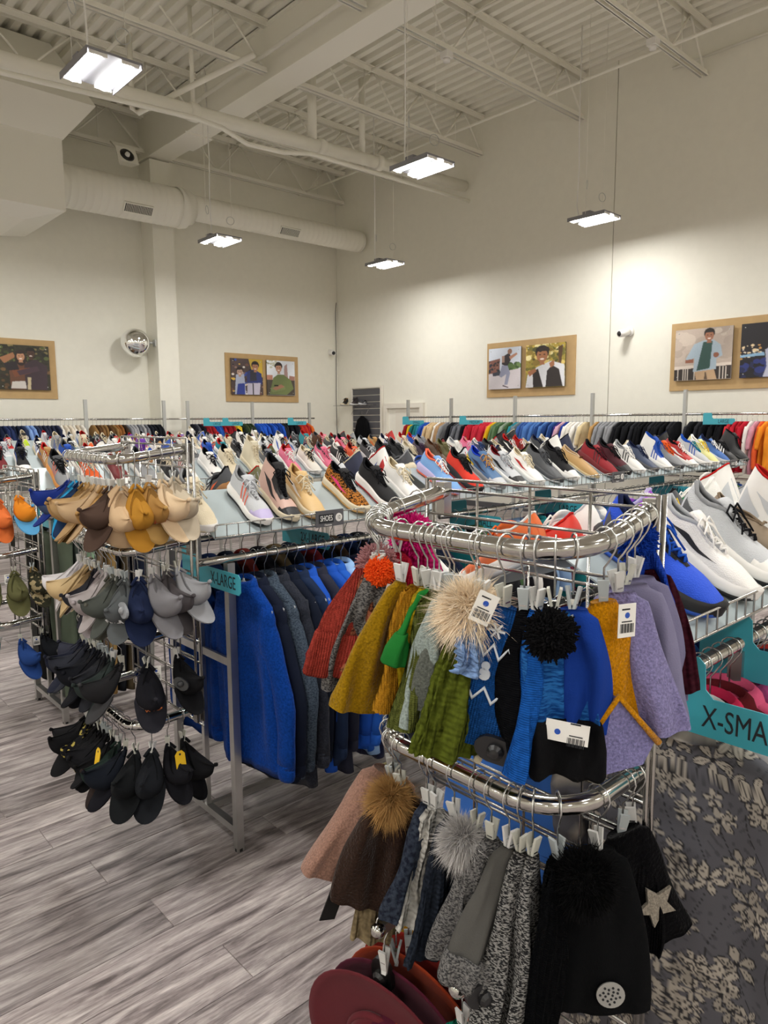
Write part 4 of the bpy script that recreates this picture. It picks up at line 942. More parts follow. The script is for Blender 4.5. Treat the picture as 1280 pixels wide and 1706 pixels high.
# second rack, left section: toe pixel and look
R1L = [(352, D('run', 'cream', 'white', lin='grey', lace='cream', out='cream'), 'off-white knit running shoe'),
       (440, D('run', 'lgrey', 'white', lin='grey', lace='lgrey', mark='stripes', mcol='coral', toe='lilac', out='black'), 'light grey running shoe with coral side straps'),
       (487, D('high', 'c9a79a', 'cream', lin='black', tongue='black', lace='black', toe='black', eye='black', mark='swoosh', mcol='black', out='black'), 'dusty pink and black high-top sneaker'),
       (535, D('low', 'd3b27c', 'cream', lin='d3b27c', lace='cream', mark='swoosh', mcol='white', out='tan'), 'tan suede sneaker with white swoosh'),
       (600, D('low', 'orange', 'cream', um='leopard', lin='black', tongue='black', lace='black', mark='swoosh', mcol='hotpink', out='camel'), 'leopard print sneaker with hot pink swoosh'),
       (655, D('run', 'black', 'white', lin='black', lace='black', out='red'), 'black mesh running shoe with red outsole'),
       (700, D('low', 'white', 'white', lin='cream', lace='cream', out='white'), 'plain white leather sneaker')]
for i, (px, st, d) in enumerate(R1L): put(1, xat(px, 862, 2.26), i, st, desc=d)
R1R = [(755, D('run', 'lblue', 'lilac', lin='coral', lace='white', out='coral'), 'pale blue and peach running shoe'), (800, D('run', 'd8341f', 'black', lin='black', lace='black', tongue='black', out='red'), 'bright red and black running shoe'),
       (838, D('low', '4a6f9a', 'grey', lin='royal', lace='tan', mark='swoosh', mcol='navy', toe='lgrey', heel='yellow'), 'blue and grey sneaker with yellow trim'), (868, D('low', 'lgrey', 'white', lin='dred', lace='silver', toe='black', mark='swoosh', mcol='black'), 'silver sneaker with black toe'),
       (903, D('low', 'white', 'white', lin='cream', lace='cream', mark='swoosh', mcol='red'), 'white leather sneaker with red swoosh'), (932, D('low', 'dgrey', 'dgrey', lin='black', lace='dgrey'), 'charcoal suede lace-up shoe'),
       (957, D('run', 'black', 'white', lin='black', lace='black', toe='white'), 'black running shoe with white toe'), (990, D('loafer', 'b9935c', 'c9b48a', lin='beige', lace='brown'), 'tan leather boat shoe'),
       (1022, D('run', '8f1f28', 'dred', lin='black', lace='maroon', mark='stripes', mcol='maroon'), 'dark red running shoe'), (1046, D('run', 'maroon', 'black', lin='black', lace='black', toe='black'), 'black and maroon running shoe'),
       (1068, D('run', 'white', 'white', lin='grey', lace='white', mark='stripes', mcol='black'), 'white knit runner with black stripes'), (1090, D('low', '3a4660', 'dgrey', lin='navy', lace='navy'), 'slate blue lace-up shoe'),
       (1113, D('high', 'white', 'white', lin='blue', tongue='blue', lace='blue', eye='blue', mark='stripes', mcol='blue', sc=.95), 'white high-top with blue stripes and laces'), (1133, D('run', 'grey', 'dgrey', lin='dgrey', lace='orange', tongue='orange'), 'grey running shoe with orange laces'),
       (1155, D('low', 'red', 'white', lin='black', lace='white', toe='white', heel='black', mark='swoosh', mcol='white'), 'black red and white sneaker'), (1175, D('run', 'lgrey', 'white', lin='blue', lace='teal', mark='stripes', mcol='blue'), 'white runner with blue and green trim'),
       (1192, D('run', 'e0dc9a', 'white', lin='white', lace='yellow'), 'pale yellow running shoe'), (1207, D('run', '4a6fb0', 'lgrey', lin='navy', lace='white'), 'blue and grey running shoe'),
       (1224, D('low', 'black', 'black', lin='black', lace='black', mark='stripes', mcol='white'), 'black sneaker with three white stripes'), (1240, D('boot', '2a2a2c', 'black', lin='black', lace='black'), 'black lace-up ankle boot')]
for i, (px, st, d) in enumerate(R1R): put(1, xat(px, 790, 2.26), i+len(R1L), st, desc=d)
# nearest rack: front line then the line that faces away
R0 = [(1178, 985, D('run', '1f4fd0', 'black', lin='navy', lace='blue', tongue='black', out='blue', heel='dgrey', yaw=0, sc=1.02), 'bright blue running shoe with dark sole'), (1240, 960, D('run', 'white', 'white', lin='silver', lace='white', mark='swoosh', mcol='black', out='black', yaw=0), 'white running shoe with black swoosh'),
      (1290, 940, D('run', 'lgrey', 'white', lin='grey', lace='black', tongue='lgrey', toe='white', heel='dgrey', out='black', yaw=0), 'pale grey running shoe with black laces')]
xs = []
for i, (px, py, st, d) in enumerate(R0): x = xat(px, py, .585); xs.append(x); put(0, x, i, st, desc=d)
for j, (st, d) in enumerate([(D('loafer', '8a7a66', 'lgrey', lin='7a6a58'), 'taupe canvas slip-on shoe'), (D('high', 'white', 'white', lin='red', heel='lgrey', eye='lgrey', mark='swoosh', mcol='lgrey', lace='white', sc=.95), 'white high-top with red lining'), (D('low', 'white', 'white', lin='cream'), 'white low leather sneaker'), (D('run', 'grey', 'white', lin='black', lace='grey'), 'plain grey running shoe'), (D('low', 'cream', 'cream', lin='tan'), 'cream canvas sneaker'), (D('low', 'black', 'white', lin='black'), 'black canvas sneaker')]):
    put(0, xs[-1]+.16*(j+1), 3+j, st, desc=d)
bk = [(1.30, D('low', 'e06a2a', 'white', lin='white', heel='orange', toe='white'), 'orange and white sneaker'), (1.42, D('loafer', 'd8301f', 'red', lin='red'), 'red felt slip-on'), (1.54, D('low', 'white', 'white', lin='lgrey'), 'white padded sneaker'), (1.68, D('loafer', '2a5fd0', 'royal', lin='royal', heel='lgrey'), 'bright blue slide sandal'),
      (1.82, D('run', 'a050d0', 'purple', lin='lilac', heel='purple'), 'bright purple running shoe'), (1.96, D('low', 'dgrey', 'red', lin='black', heel='yellow'), 'dark sneaker with yellow heel mark'), (2.10, D('low', '2a8a5a', 'cream', lin='white', heel='green'), 'green and cream sneaker'), (2.24, D('run', 'white', 'white', lin='white'), 'white running shoe'), (2.4, D('high', 'white', 'white', lin='red', heel='lgrey'), 'white perforated high-top'), (2.55, D('low', 'lgrey', 'white', lin='grey'), 'light grey sneaker')]
for i, (x, st, d) in enumerate(bk): put(0, x, i, st, True, desc=d)
PAL = ['white']*9+['lgrey']*4+['grey']*3+['dgrey']*2+['black']*7+['cream']*3+['red']*2+['navy']*2+['blue', 'tan', 'brown', 'olive', 'pink', 'orange', 'lime', 'purple', 'teal', 'dred']
def rnd_style(far=False):
    kind = random.choices(['low', 'run', 'high', 'loafer', 'boot'], [5, 6, 2, .7, .5])[0]; up = random.choice(PAL)
    st = D(kind, up, random.choice(['white']*5+['cream', 'black', 'lgrey', 'gum']), lin=random.choice(['black', 'grey', 'cream', 'dgrey', 'red', 'navy']), lace=random.choice(['white', up, up, 'black', 'cream']))
    if random.random() < .65: st['mark'] = random.choice(['swoosh', 'swoosh', 'stripes']); st['mcol'] = random.choice([c for c in ('black', 'white', 'red', 'blue', 'grey', 'orange') if c != up])
    if random.random() < .25: st['toe'] = random.choice(['white', 'black', 'grey', 'cream'])
    if random.random() < .3: st['heel'] = random.choice(['black', 'grey', 'red', 'blue', 'green', 'orange'])
    return st
KEY2 = {1.32: D('run', 'grey', 'd08a3a', lin='black', lace='black', tongue='dgrey', mark='stripes', mcol='coral'), 2.55: D('high', 'd9d0b8', 'cream', lin='cream', lace='cream'), 2.72: D('low', '7d8088', 'lgrey', lin='dgrey', lace='navy'), 2.9: D('low', 'pink', 'white', lin='red', lace='white'),
        3.07: D('low', 'e0dcd2', 'white', lin='cream', lace='black', tongue='cream'), 3.24: D('low', 'black', 'white', lin='white', lace='black', mark='stripes', mcol='white'), 3.40: D('low', 'e0572e', 'cream', lin='dred', lace='cream'), 3.55: D('run', 'dgrey', 'lgrey', lin='black', lace='lgrey'), 3.70: D('run', 'black', 'black', lin='black', lace='black'), 3.85: D('run', '2a2c2e', 'dgrey', lin='black'),
        4.0: D('low', 'e2ddd0', 'white', lin='cream', eye='black', tongue='cream', lace='cream'), 4.15: D('low', '35243a', 'plum', lin='black'), 4.29: D('low', '5a4636', 'cream', lin='brown', lace='brown'), 4.43: D('low', '6f6a48', 'olive', lin='olive'), 4.57: D('low', 'white', 'white', lin='lgrey', mark='swoosh', mcol='dred'), 4.7: D('run', 'e57aa0', 'lgrey', lin='pink', lace='lgrey'), 4.84: D('low', '2a3f6a', 'white', lin='white', mark='swoosh', mcol='white'), 4.98: D('low', 'black', 'white', lin='black', mark='stripes', mcol='white')}
random.seed(11)
x = 1.32; i = 0; kk = sorted(KEY2); got = set()
while x < 6.0:
    near = [q for q in kk if abs(q-x) < .075 and q not in got]
    st = dict(KEY2[near[0]]) if near else rnd_style()
    if near: got.add(near[0])
    put(2, x, i, st); i += 1; x += random.uniform(.135, .165)
for k, xa in ((3, 1.3), (4, 1.6), (5, 2.1), (6, 2.6)):
    x = xa; i = 0
    while x < 6.0:
        put(k, x, i, rnd_style()); i += 1; x += random.uniform(.135, .17) if k < 6 else random.uniform(.16, .3)
# shoes that face away on the second, third and fourth racks: only their heels show
for k, xa, xb, p in ((1, 1.36, 5.9, .72), (2, 1.5, 5.9, .7), (3, 1.9, 5.9, .6), (4, 2.2, 5.9, .4)):
    x = xa; i = 0
    while x < xb:
        if random.random() < p: put(k, x, i, rnd_style(), True); i += 1
        x += .15
# three display shoes on the slat wall shelf
for i, (yy, st, d) in enumerate(((12.55, D('high', 'black', 'cream', lin='camel', heel='cream', toe='cream'), 'black and camel high-top shoe'), (12.22, D('high', '3a3436', 'white', lin='black'), 'dark high-top shoe with white sole'), (11.93, D('low', 'dgrey', 'lgrey', lin='black', mark='swoosh', mcol='white'), 'grey and pale pink sneaker'))):
    shoe(d+' on the slatwall shelf, '+ordi(i)+' from the corner', T(X1-.06, yy, 1.986) @ Rz(pi+.35) @ Matrix.Scale(1.0, 4), group='shoes on the slatwall', **st)
# ================================================================ hanging clothes
def gm(x, y, z, yaw=0.): return T(x, y, z) @ Rz(-pi/2+yaw)
random.seed(5)
yf1 = ROWY[1]-.235
JK = [('royal', 'fleece', 'bright blue pullover'), ('161c2c', 'jacket', 'dark navy jacket'), ('slate', 'slate', 'slate blue fleece jacket'), ('2c2f38', 'fleece', 'charcoal zip fleece'), ('141a28', 'jacket', 'black navy jacket'), ('1e2b45', 'jacket', 'deep navy jacket'), ('blue', 'jacket', 'mid blue jacket'), ('2a2c3a', 'jacket', 'dark slate jacket'), ('1f4fb0', 'jacket', 'bright blue zip jacket'), ('2357b5', 'jacket', 'cobalt pullover'),
      ('8fb4e0', 'jacket', 'pale blue pullover'), ('1f2440', 'fleece', 'navy fleece'), ('1b2038', 'fleece', 'ink blue fleece'), ('1d48a8', 'jacket', 'strong blue pullover'), ('20242e', 'jacket', 'near black jacket'), ('5a6070', 'jacket', 'steel grey pullover'), ('2a2150', 'jacket', 'dark purple pullover'), ('161a30', 'jacket', 'midnight blue jacket'), ('c8bfae', 'jacket', 'cream pullover'), ('1c2236', 'jacket', 'navy track top'), ('e6e4e0', 'jacket', 'white pullover'), ('101522', 'jacket', 'black pullover'), ('141c30', 'jacket', 'dark blue sweater')]
x = 1.375
for i, (c, key, d) in enumerate(JK):
    kk = (key, i % 4) if key != 'slate' else ('slate', 0)
    hang_garment('%s on the second rack, %s back from the X-LARGE sign' % (d, ordi(i)), gm(x, yf1, BARZ, random.uniform(-.10, .10)), kk, C({'royal': '0f3a88', 'slate': '333333'}.get(c, c)), group='blue clothes on the second rack'); x += .047
# other side of the same bar pair
for i, c in enumerate(('0f2f6a', '16264a', '101826', '702a24', '1c1c22', '6a5a40', '222a3a', '8a2a30', '20242c', '4a3a2c', '1c2a4a', '26262a')):
    hang_garment('%s garment on the rear bar of the second rack, %s from the end' % (['dark blue', 'navy', 'black', 'rust', 'charcoal', 'khaki', 'slate', 'red', 'near black', 'brown', 'dusk blue', 'dark grey'][i], ordi(i)), gm(1.40+i*.085, ROWY[1]+.235, BARZ, random.uniform(-.1, .1)), ('jacket', i % 4), C(c), group='clothes on the rear bar of the second rack')
# right half of the second rack: tops in many colours
PALG = ['e6e4e0', '1c2236', '202024', '3a6ab8', '7f9cc0', '8a8f98', '1f4f8a', 'c9d3dd', '2b2f36', '5a2030', '1d6a70', '3f5a3a', 'd8d4c8', '27407a', '101014']
PALW = ['white', 'dark navy', 'black', 'mid blue', 'dusty blue', 'grey', 'deep blue', 'pale blue', 'charcoal', 'wine', 'teal', 'green', 'ecru', 'ink blue', 'jet black']
x = 2.56; i = 0
while x < 5.95:
    j = random.randrange(len(PALG))
    hang_garment('%s top on the right half of the second rack, %s from the section joint' % (PALW[j], ordi(i)), gm(x, yf1, 1.195, random.uniform(-.1, .1)), ('shirt', i % 4), C(PALG[j]), 'hanging_shirt', 'shirt', 'tops on the right half of the second rack'); x += .075; i += 1
# third rack: trousers at the end, then tops
yf2 = ROWY[2]-.235
for i, (c, d) in enumerate((('525c4e', 'grey green trousers'), ('3c4440', 'dark grey trousers'), ('8aa88c', 'pale green trousers'), ('6a5a48', 'taupe trousers'), ('9a7f52', 'khaki trousers'), ('1c1e24', 'near black trousers'), ('4a4030', 'olive brown trousers'), ('22283a', 'navy trousers'), ('8a8a86', 'grey trousers'))):
    t = thing('hanging_trousers', '%s on the third rack, %s from the end' % (d, ordi(i)), 'trousers', gm(1.255+i*.052, yf2, BARZ, random.uniform(-.12, .12)), 'trousers on the third rack')
    obj('trouser_legs', PANTS[i % 3], t, None, C(c)); obj('waistband', WAIST, t, None, C(c)); h = obj('hanger', HANGER, t, T(0, 0, .055) @ Matrix.Diagonal((.8, 1, .82, 1))); obj('hook', GHOOK, t)
for i, c in enumerate(('0b0b0d', '2c3a52', '8a94a4', '20283a', '5a6a84', '39424e')):
    t = thing('hanging_trousers', '%s trousers on the rear bar of the third rack, %s from the end' % (['black', 'indigo', 'pale blue', 'dark', 'mid blue', 'grey'][i], ordi(i)), 'trousers', gm(1.28+i*.07, ROWY[2]+.235, BARZ, random.uniform(-.1, .1)), 'trousers on the rear bar of the third rack')
    obj('trouser_legs', PANTS[i % 3], t, None, C(c)); obj('waistband', WAIST, t, None, C(c)); obj('hook', GHOOK, t)
# nearest rack: floral shirt first, then bright tops
yf0 = ROWY[0]-.235
def floral_shirt():
    parts = garment(L=.90, half=.225, thick=.03, nu=420, nv=230, seed=3, sleeve=.27, sr=.065, cuff=False)
    g = np.random.default_rng(2); fl = []
    for _ in range(230): fl.append((g.uniform(-.33, .33), g.uniform(-.95, -.08), g.uniform(.018, .042), g.uniform(0, 6), int(g.integers(5, 7)), g.random()))
    def paint(V):
        V = np.asarray(V); x, z = V[:, 0]+(V[:, 1] < 0)*.011, V[:, 2]; col = np.zeros((len(V), 3)); col[:] = hexc('54545b'); dark = np.array(hexc('1d1c20'))
        q = np.sin(x*190+3*np.sin(z*60))*np.sin(z*150+2*np.sin(x*80)); col[q > .72] = hexc('45444a')
        st = np.abs(np.sin(x*60+1.5*np.sin(z*20))) < .05; col[st] = dark
        for cx, cz, R, a0, n, u in fl:
            dx, dz = x-cx, z-cz; r = np.hypot(dx, dz); m = r < R
            if not m.any(): continue
            an = np.arctan2(dz[m], dx[m])-a0; w = ((an/(2*pi)*n) % 1)-.5; rr = r[m]/R
            hw = .46*np.sin(pi*np.clip(rr, 0, 1))**.55*(1-.35*rr); inside = np.abs(w) < hw; edge = inside & (np.abs(w) > hw-.085); vein = inside & (np.abs(w) < .02) & (rr > .3)
            c = col[m]; c[inside] = np.array(hexc('a39c92'))*(.75+.45*u); c[edge] = dark; c[vein] = dark*2; c[(rr < .14)] = dark; col[m] = c
        return col
    t = thing('hanging_shirt', 'grey floral print shirt, first on the nearest rack under the X-SMALL sign', 'shirt', gm(1.36, yf0-.01, BARZ, .05), 'clothes on the nearest rack')
    for p, (V, Fc) in parts.items():
        me = mesh('floral_'+p, V, Fc, 'floral'); c = np.ones((len(V), 4)); c[:, :3] = paint(V); me.color_attributes.new('Col', 'FLOAT_COLOR', 'POINT').data.foreach_set('color', c.ravel())
        obj({'body': 'body', 'collar': 'collar'}.get(p, 'sleeve'), me, t)
    h = obj('hanger', HANGER, t); obj('hook', GHOOK, h)
floral_shirt()
for i, (c, d) in enumerate((('e6dfe0', 'white'), ('c02a50', 'crimson'), ('5a1a20', 'maroon'), ('d85a80', 'pink'), ('8a3a6a', 'plum pink'), ('c89a5a', 'camel'), ('3a62a8', 'blue printed'), ('e4e4e8', 'bright white'), ('2a2c3a', 'dark blue'), ('a0302a', 'brick red'), ('d9d0c0', 'cream'), ('243a6a', 'navy'), ('7a7f88', 'grey'), ('1c1c20', 'black'))):
    hang_garment('%s top on the nearest rack, %s behind the floral shirt' % (d, ordi(i)), gm(1.43+i*.05, yf0, BARZ, random.uniform(-.08, .08)), ('shirt', i % 4), C(c), 'hanging_shirt', 'shirt', 'clothes on the nearest rack')
for i in range(12):
    j = (i*7+3) % len(PALG); hang_garment('%s top on the rear bar of the nearest rack, %s from the end' % (PALW[j], ordi(i)), gm(1.42+i*.07, ROWY[0]+.235, BARZ, random.uniform(-.08, .08)), ('shirt', i % 4), C(PALG[j]), 'hanging_shirt', 'shirt', 'clothes on the rear bar of the nearest rack')
# ---------------------------------------------------------------- wall racks
post_m = B().box(-.028, .028, -.02, .02, 0, 2.03).mesh('post', 'steel_post')
def wall_rack(label, fn, posts, a, b):
    t = thing('wall_rack', label, 'clothes rack', T(*fn(a, 0)))
    o = np.array(fn(a, 0)); P = lambda s, z: tuple(np.array(fn(s, z))-o)
    obj('hang_bar', B().tube([P(a, 1.70), P(b, 1.70)], .016, 10).mesh('hang_bar', 'chrome', True), t); obj('lower_bar', B().tube([P(a, .86), P(b, .86)], .016, 10).mesh('hang_bar', 'chrome', True), t)
    for s in posts: obj('post', post_m, t, T(*P(s, 0)))
RWX, BWY = 9.6, 12.3
rp = [9.74, 8.64, 7.23, 5.8, 4.39, 2.98]; bp = [3.08, 4.49, 5.89, 6.36, 7.76, 9.17]
wall_rack('long clothes rack with square posts along the right wall', lambda s, z: (RWX, s, z), rp, 2.9, 9.8)
wall_rack('long clothes rack with square posts along the back wall', lambda s, z: (s, BWY, z), bp, 2.6, 9.3)
def bands(spec, px):
    for p, cols in spec:
        if px <= p: return cols
    return spec[-1][1]
RW = [(676, ['1a2140', '8a8f98']), (690, ['a02028', '801a20']), (697, ['d8b020']), (708, ['2f6a3a', '1f6a6a']), (720, ['2a7a9a', '2a50a8']), (735, ['e4e2dc', 'c9b08a']), (750, ['8a8c90', 'a98a68']), (785, ['3a3c42', '1a1b20', '6a6d74']), (826, ['b02030', 'd85a50', 'c03040']), (832, ['d8a820']), (860, ['5f7a58', '8a9a88', '3f5a3a']), (872, ['2a8090', '6a7a80']), (930, ['2a4a88', '1f3a70', '4a72b0', '3a5a98']), (948, ['243a88', '3a2a70', 'c9a0b0']), (972, ['e6e4de', 'd8d4cc']), (985, ['d9c8a0']), (1003, ['b08a58', 'c9a878']), (1036, ['a8aaae', '8a8c90', 'c8c8c8']), (1216, ['1a1b1f', '101114', '2a2b30', '16171a']), (1252, ['b02030', 'a01a24', 'c03038']), (1263, ['e0dcd8', 'c890a0']), (2000, ['d86a20', 'e08a2a', 'd85a30'])]
s = 9.66; i = 0
while s > 3.2:
    if min(abs(s-p) for p in rp) > .045:
        c = random.choice(bands(RW, proj((RWX, s, 1.5))[0]))
        hang_garment('%s shirt on the right wall rack, %s from the corner end' % (NAMEH(c), ordi(i)), T(RWX, s, 1.70) @ Rz(random.uniform(-.12, .12)), ('far', i % 4), C(c), 'hanging_shirt', 'shirt', 'shirts on the right wall rack', False); i += 1
    s -= .064
BW = [(30, ['1a2238', '28345a']), (62, ['7a9ad0', '6a8ac0', '2a3450']), (98, ['2a2f45', '8a5a50', '50404a']), (142, ['d9d0c0', 'c9bca8', 'e0dcd4']), (188, ['7a5a38', '8a6a42', '5a4028']), (212, ['8a5a30', '3a2c24']), (246, ['8a8c92', 'a0a0a4', '6a6c74']), (300, ['22252e', '181a20', '2c303c']), (334, ['20222a', '4a4c54']), (348, ['a82a30', '8a2028']), (364, ['2a5ab0', '1f4a98']), (386, ['b0262c', '98202a']), (395, ['d8b830']), (418, ['2c3a24', '3f4a2c', '1f2a20']), (465, ['1f48a8', '2858c0', '183a88']), (490, ['1a1c24', '282a30']), (512, ['c03a2a', 'd86a30', 'b02a30']), (542, ['16171c', '1e2026']), (2000, ['2a5ac0', '1f4aa0', '9a9c88'])]
s = 2.75; i = 0
while s < 9.15:
    if min(abs(s-p) for p in bp) > .045 and not 5.95 < s < 6.32:
        c = random.choice(bands(BW, proj((s, BWY, 1.5))[0]))
        hang_garment('%s top on the back wall rack, %s from its left end' % (NAMEH(c), ordi(i)), T(s, BWY, 1.70) @ Rz(-pi/2+random.uniform(-.12, .12)), ('far', i % 4), C(c), 'hanging_shirt', 'shirt', 'tops on the back wall rack', False); i += 1
    s += .066
FX2 = frame((0, 0, 0), (1, 0, 0), (0, 0, 1), (0, -1, 0))
for y, tx in ((9.5, 'SMALL'), (8.1, 'MEDIUM'), (3.95, 'LARGE')):
    size_sign('teal %s sign on the right wall rack' % tx.lower(), tx, (RWX-.05, y, 1.72), FX2 @ Rz(0), .34, .075) if False else size_sign('teal %s sign on the right wall rack' % tx.lower(), tx, (RWX-.30, y, 1.68), frame((0, 0, 0), (.68, -.73, 0), (0, 0, 1), (-.73, -.68, 0)), .34, .07)
for x, w in ((6.6, 'left'), (7.0, 'middle'), (8.5, 'right')): size_sign('small teal size sign on the back wall rack, %s one' % w, 'LARGE', (x, BWY-.26, 1.68), frame((0, 0, 0), (.85, -.52, 0), (0, 0, 1), (-.52, -.85, 0)), .32, .07)
hang_garment('black jacket with white collar tag on the slatwall', T(X1-.10, 12.0, 1.82) @ Rz(pi/2), ('jacket', 1), C('0d0d10'))
# ================================================================ wire end panels with U rails
XP = 1.15
class URail:
    def __init__(s, y0, y1, z, xf, droop, rc=.075, s0=0., s1=0.):
        P = []
        def zz(x): return z-droop*(XP-x)/(XP-xf)
        for x in np.linspace(XP+.01, xf+rc, 8): P.append((x, y1, zz(x)))
        for a in np.linspace(0, pi/2, 8)[1:]: x = xf+rc-rc*sin(a); P.append((x, y1-rc+rc*cos(a), zz(x)))
        for y in np.linspace(y1-rc, y0+rc, 14)[1:]: P.append((xf, y, zz(xf)))
        for a in np.linspace(0, pi/2, 8)[1:]: x = xf+rc-rc*cos(a); P.append((x, y0+rc-rc*sin(a), zz(x)))
        for x in np.linspace(xf+rc, XP+.01, 8)[1:]: P.append((x, y0, zz(x)))
        P = [(x, y+(s1 if y > (y0+y1)/2 else s0)*max(0, (x-xf)/(XP-xf))**1.5, zq) for x, y, zq in P]; s.P = np.array(P); s.d = np.concatenate([[0], np.cumsum(np.linalg.norm(np.diff(s.P, axis=0), axis=1))]); s.L = s.d[-1]
    def at(s, f):
        q = f*s.L; p = np.array([np.interp(q, s.d, s.P[:, i]) for i in range(3)]); p2 = np.array([np.interp(min(q+.004, s.L), s.d, s.P[:, i]) for i in range(3)]); p1 = np.array([np.interp(max(q-.004, 0), s.d, s.P[:, i]) for i in range(3)])
        t = p2-p1; t[2] = 0; t /= np.linalg.norm(t); n = np.array([t[1], -t[0], 0]); return p, t, n       # n points out of the U
    def by_px(s, px, lo=0., hi=1.):
        fs = np.linspace(lo, hi, 400); xs = [proj(s.at(f)[0])[0] for f in fs]; return float(fs[int(np.argmin(np.abs(np.array(xs)-px)))])
def grid_panel(label, Yc, zt, zb, rails):
    hw = .271; t = thing('grid_panel', label, 'display grid', T(XP, Yc, 0))
    fm = B().tube([(0, 0, zb), (0, 0, zt)], .005, 6).mesh('side_frame', 'wire_chrome', True)
    for x in (0, .022):
        for s in (-hw, hw): obj('side_frame', fm, t, T(x, s, 0))
    hz = []; z = zt
    while z > zb: hz.append(z); z -= .0775
    m1 = B().tube([(0, -hw, 0), (0, hw, 0)], .0036, 5).mesh('cross_wire', 'wire_chrome', True)
    for i, z in enumerate(hz): obj('cross_wire', m1, t, T(0, 0, z)); obj('cross_wire', m1, t, T(.022, 0, z-.026))
    m2 = B().tube([(.011, 0, zb), (.011, 0, zt)], .0032, 5).mesh('upright_wire', 'wire_chrome', True)
    for q in (-.135, 0, .135): obj('upright_wire', m2, t, T(0, q, 0))
    for a in rails:
        U = URail(*a); P = U.P-np.array([XP, Yc, 0]); r = obj('u_rail', B().tube(P, RR-.0005, 14).mesh('u_rail', 'chrome', True), t)
        for e in (P[0], P[-1]): obj('rail_bracket', B().box(-.012, .012, -.012, .012, -.05, .02).mesh('rb', 'wire_chrome'), r, T(*e))
    return t
RA0 = [(.540, 1.035, 1.492, .865, .038, .122, .038, .028), (.580, 1.044, 1.020, .908, -.004, .115)]
RA1 = [(2.262, 2.765, 1.555, .915, .028), (2.262, 2.765, 1.240, .93, .02), (2.262, 2.765, .935, .93, .018), (2.262, 2.765, .625, .925, .01)]
RA2 = [(3.945, 4.445, 1.375, .93, .02), (3.945, 4.445, .99, .93, .02), (3.945, 4.445, .625, .93, .015)]
grid_panel('chrome wire end panel with rails of knitted hats, nearest the camera', ROWY[0]+.005, 1.52, .38, RA0)
grid_panel('chrome wire end panel with four rails of caps, beside the blue jackets', 2.513, 1.594, .58, RA1)
grid_panel('chrome wire end panel with caps at the left edge', 4.195, 1.41, .5, RA2)
U0 = [URail(*a) for a in RA0]; U1 = [URail(*a) for a in RA1]; U2 = [URail(*a) for a in RA2]
FREE0 = [(onZ(628, 1535, .62), -.1)]

# ---------------------------------------------------------------- caps
random.seed(23)
def cap_on(U, f, label, kind, col, brim=None, tilt=.12, yaw=0., sc=1.07, group='caps', logo=None, tagc=None, mt=None, sec=False, under=None):
    p, t, n = U.at(f); v = random.randrange(3); sc *= random.uniform(.95, 1.08)
    ho = thing('cap' if kind == 'cap' else 'bucket_hat', label, 'cap' if kind == 'cap' else 'hat', frame(p, n, np.cross((0, 0, 1), n), (0, 0, 1)), group)
    hang_parts(ho, -.088)
    R = Rz(yaw) @ Ry(pi/2-tilt-.26)
    # local: x outward, z up.  brim (cap x) points down and a little outward, crown top (cap z) outward
    m = T(0, 0, -.092) @ R @ Matrix.Scale(sc, 4) @ T(.067, 0, -.006)
    for q in ('crown', 'brim', 'button', 'strap', 'band'):
        if (kind, v, q) in CM:
            me = CM[kind, v, q]; me = variant(me, mt) if mt and q in ('crown', 'brim') else me
            obj({'strap': 'rear_strap', 'band': 'hat_band'}.get(q, q), me, ho, m, C(brim) if brim and q in ('brim', 'button') else C(col))
    if logo:
        body, lc, sz = logo; me = text_mesh(body, 'paper', sz, .8, .001); obj('embroidery', me, ho, m @ T(.0705, 0, .036) @ Rz(pi/2) @ Rx(rad(66)), C(lc))
    if tagc: price_tag(ho, T(-.0, random.choice([-.03, .03]), -.10) @ Rz(random.uniform(-.5, .5)+pi/2) @ Rx(random.uniform(-.3, .3)) @ Matrix.Scale(1.15, 4))
    if sec: obj('security_tag', STAG, ho, m @ T(.03, -.05, .045) @ Rx(pi/2-.5) @ Rz(.6), C('26272a') if sec is True else C(sec))
    return ho
def caps_row(U, spec, tier, rackname):
    for i, (f, kind, col, word, kw) in enumerate(spec):
        kw = dict(kw); cap_on(U, f, '%s %s%s, %s from rear on the %s' % (word.split(' with ')[0], 'cap' if kind == 'cap' else 'bucket hat', ' with '+word.split(' with ')[1] if ' with ' in word else '', ordi(i), tier), kind, col, yaw=kw.pop('yaw', random.uniform(-.55, .55)), tilt=kw.pop('tilt', random.uniform(.05, .45)), group='caps on the '+rackname, **kw)
def spread(f0, f1, items): return [(f0+(f1-f0)*i/(len(items)-1),)+it for i, it in enumerate(items)]
def spread2(a, b, n, c_, d, items): return spread(a, b, items[:n])+spread(c_, d, items[n:])
def it(kind, col, word, **kw): return (kind, col, word, kw)
c, b = 'cap', 'bucket'
T1 = spread(.27, .94, [it(c, '1c2f78', 'dark blue'), it(c, '3a4560', 'slate'), it(c, '2a8fc0', 'cyan'), it(c, '1a2f50', 'navy'), it(c, '8a6a3a', 'brown tan'), it(c, '9a7a50', 'tan'), it(c, 'a88a62', 'light tan'), it(c, 'b59a78', 'khaki'), it(c, 'a5804e', 'camel', tilt=.1), it(c, '4a3a32', 'dark brown'), it(b, 'c0a482', 'quilted beige', tilt=.0), it(c, 'a8782c', 'ochre', tilt=.1, yaw=.1), it(c, '9a7440', 'tan with an emblem and price label', tilt=.1, yaw=.0, tagc=1, brim='b59258', logo=('BEAR', 'b0502a', .022)), it(c, 'd0b898', 'cream', yaw=.2), it(c, 'b8ac98', 'pale beige', yaw=.1)])
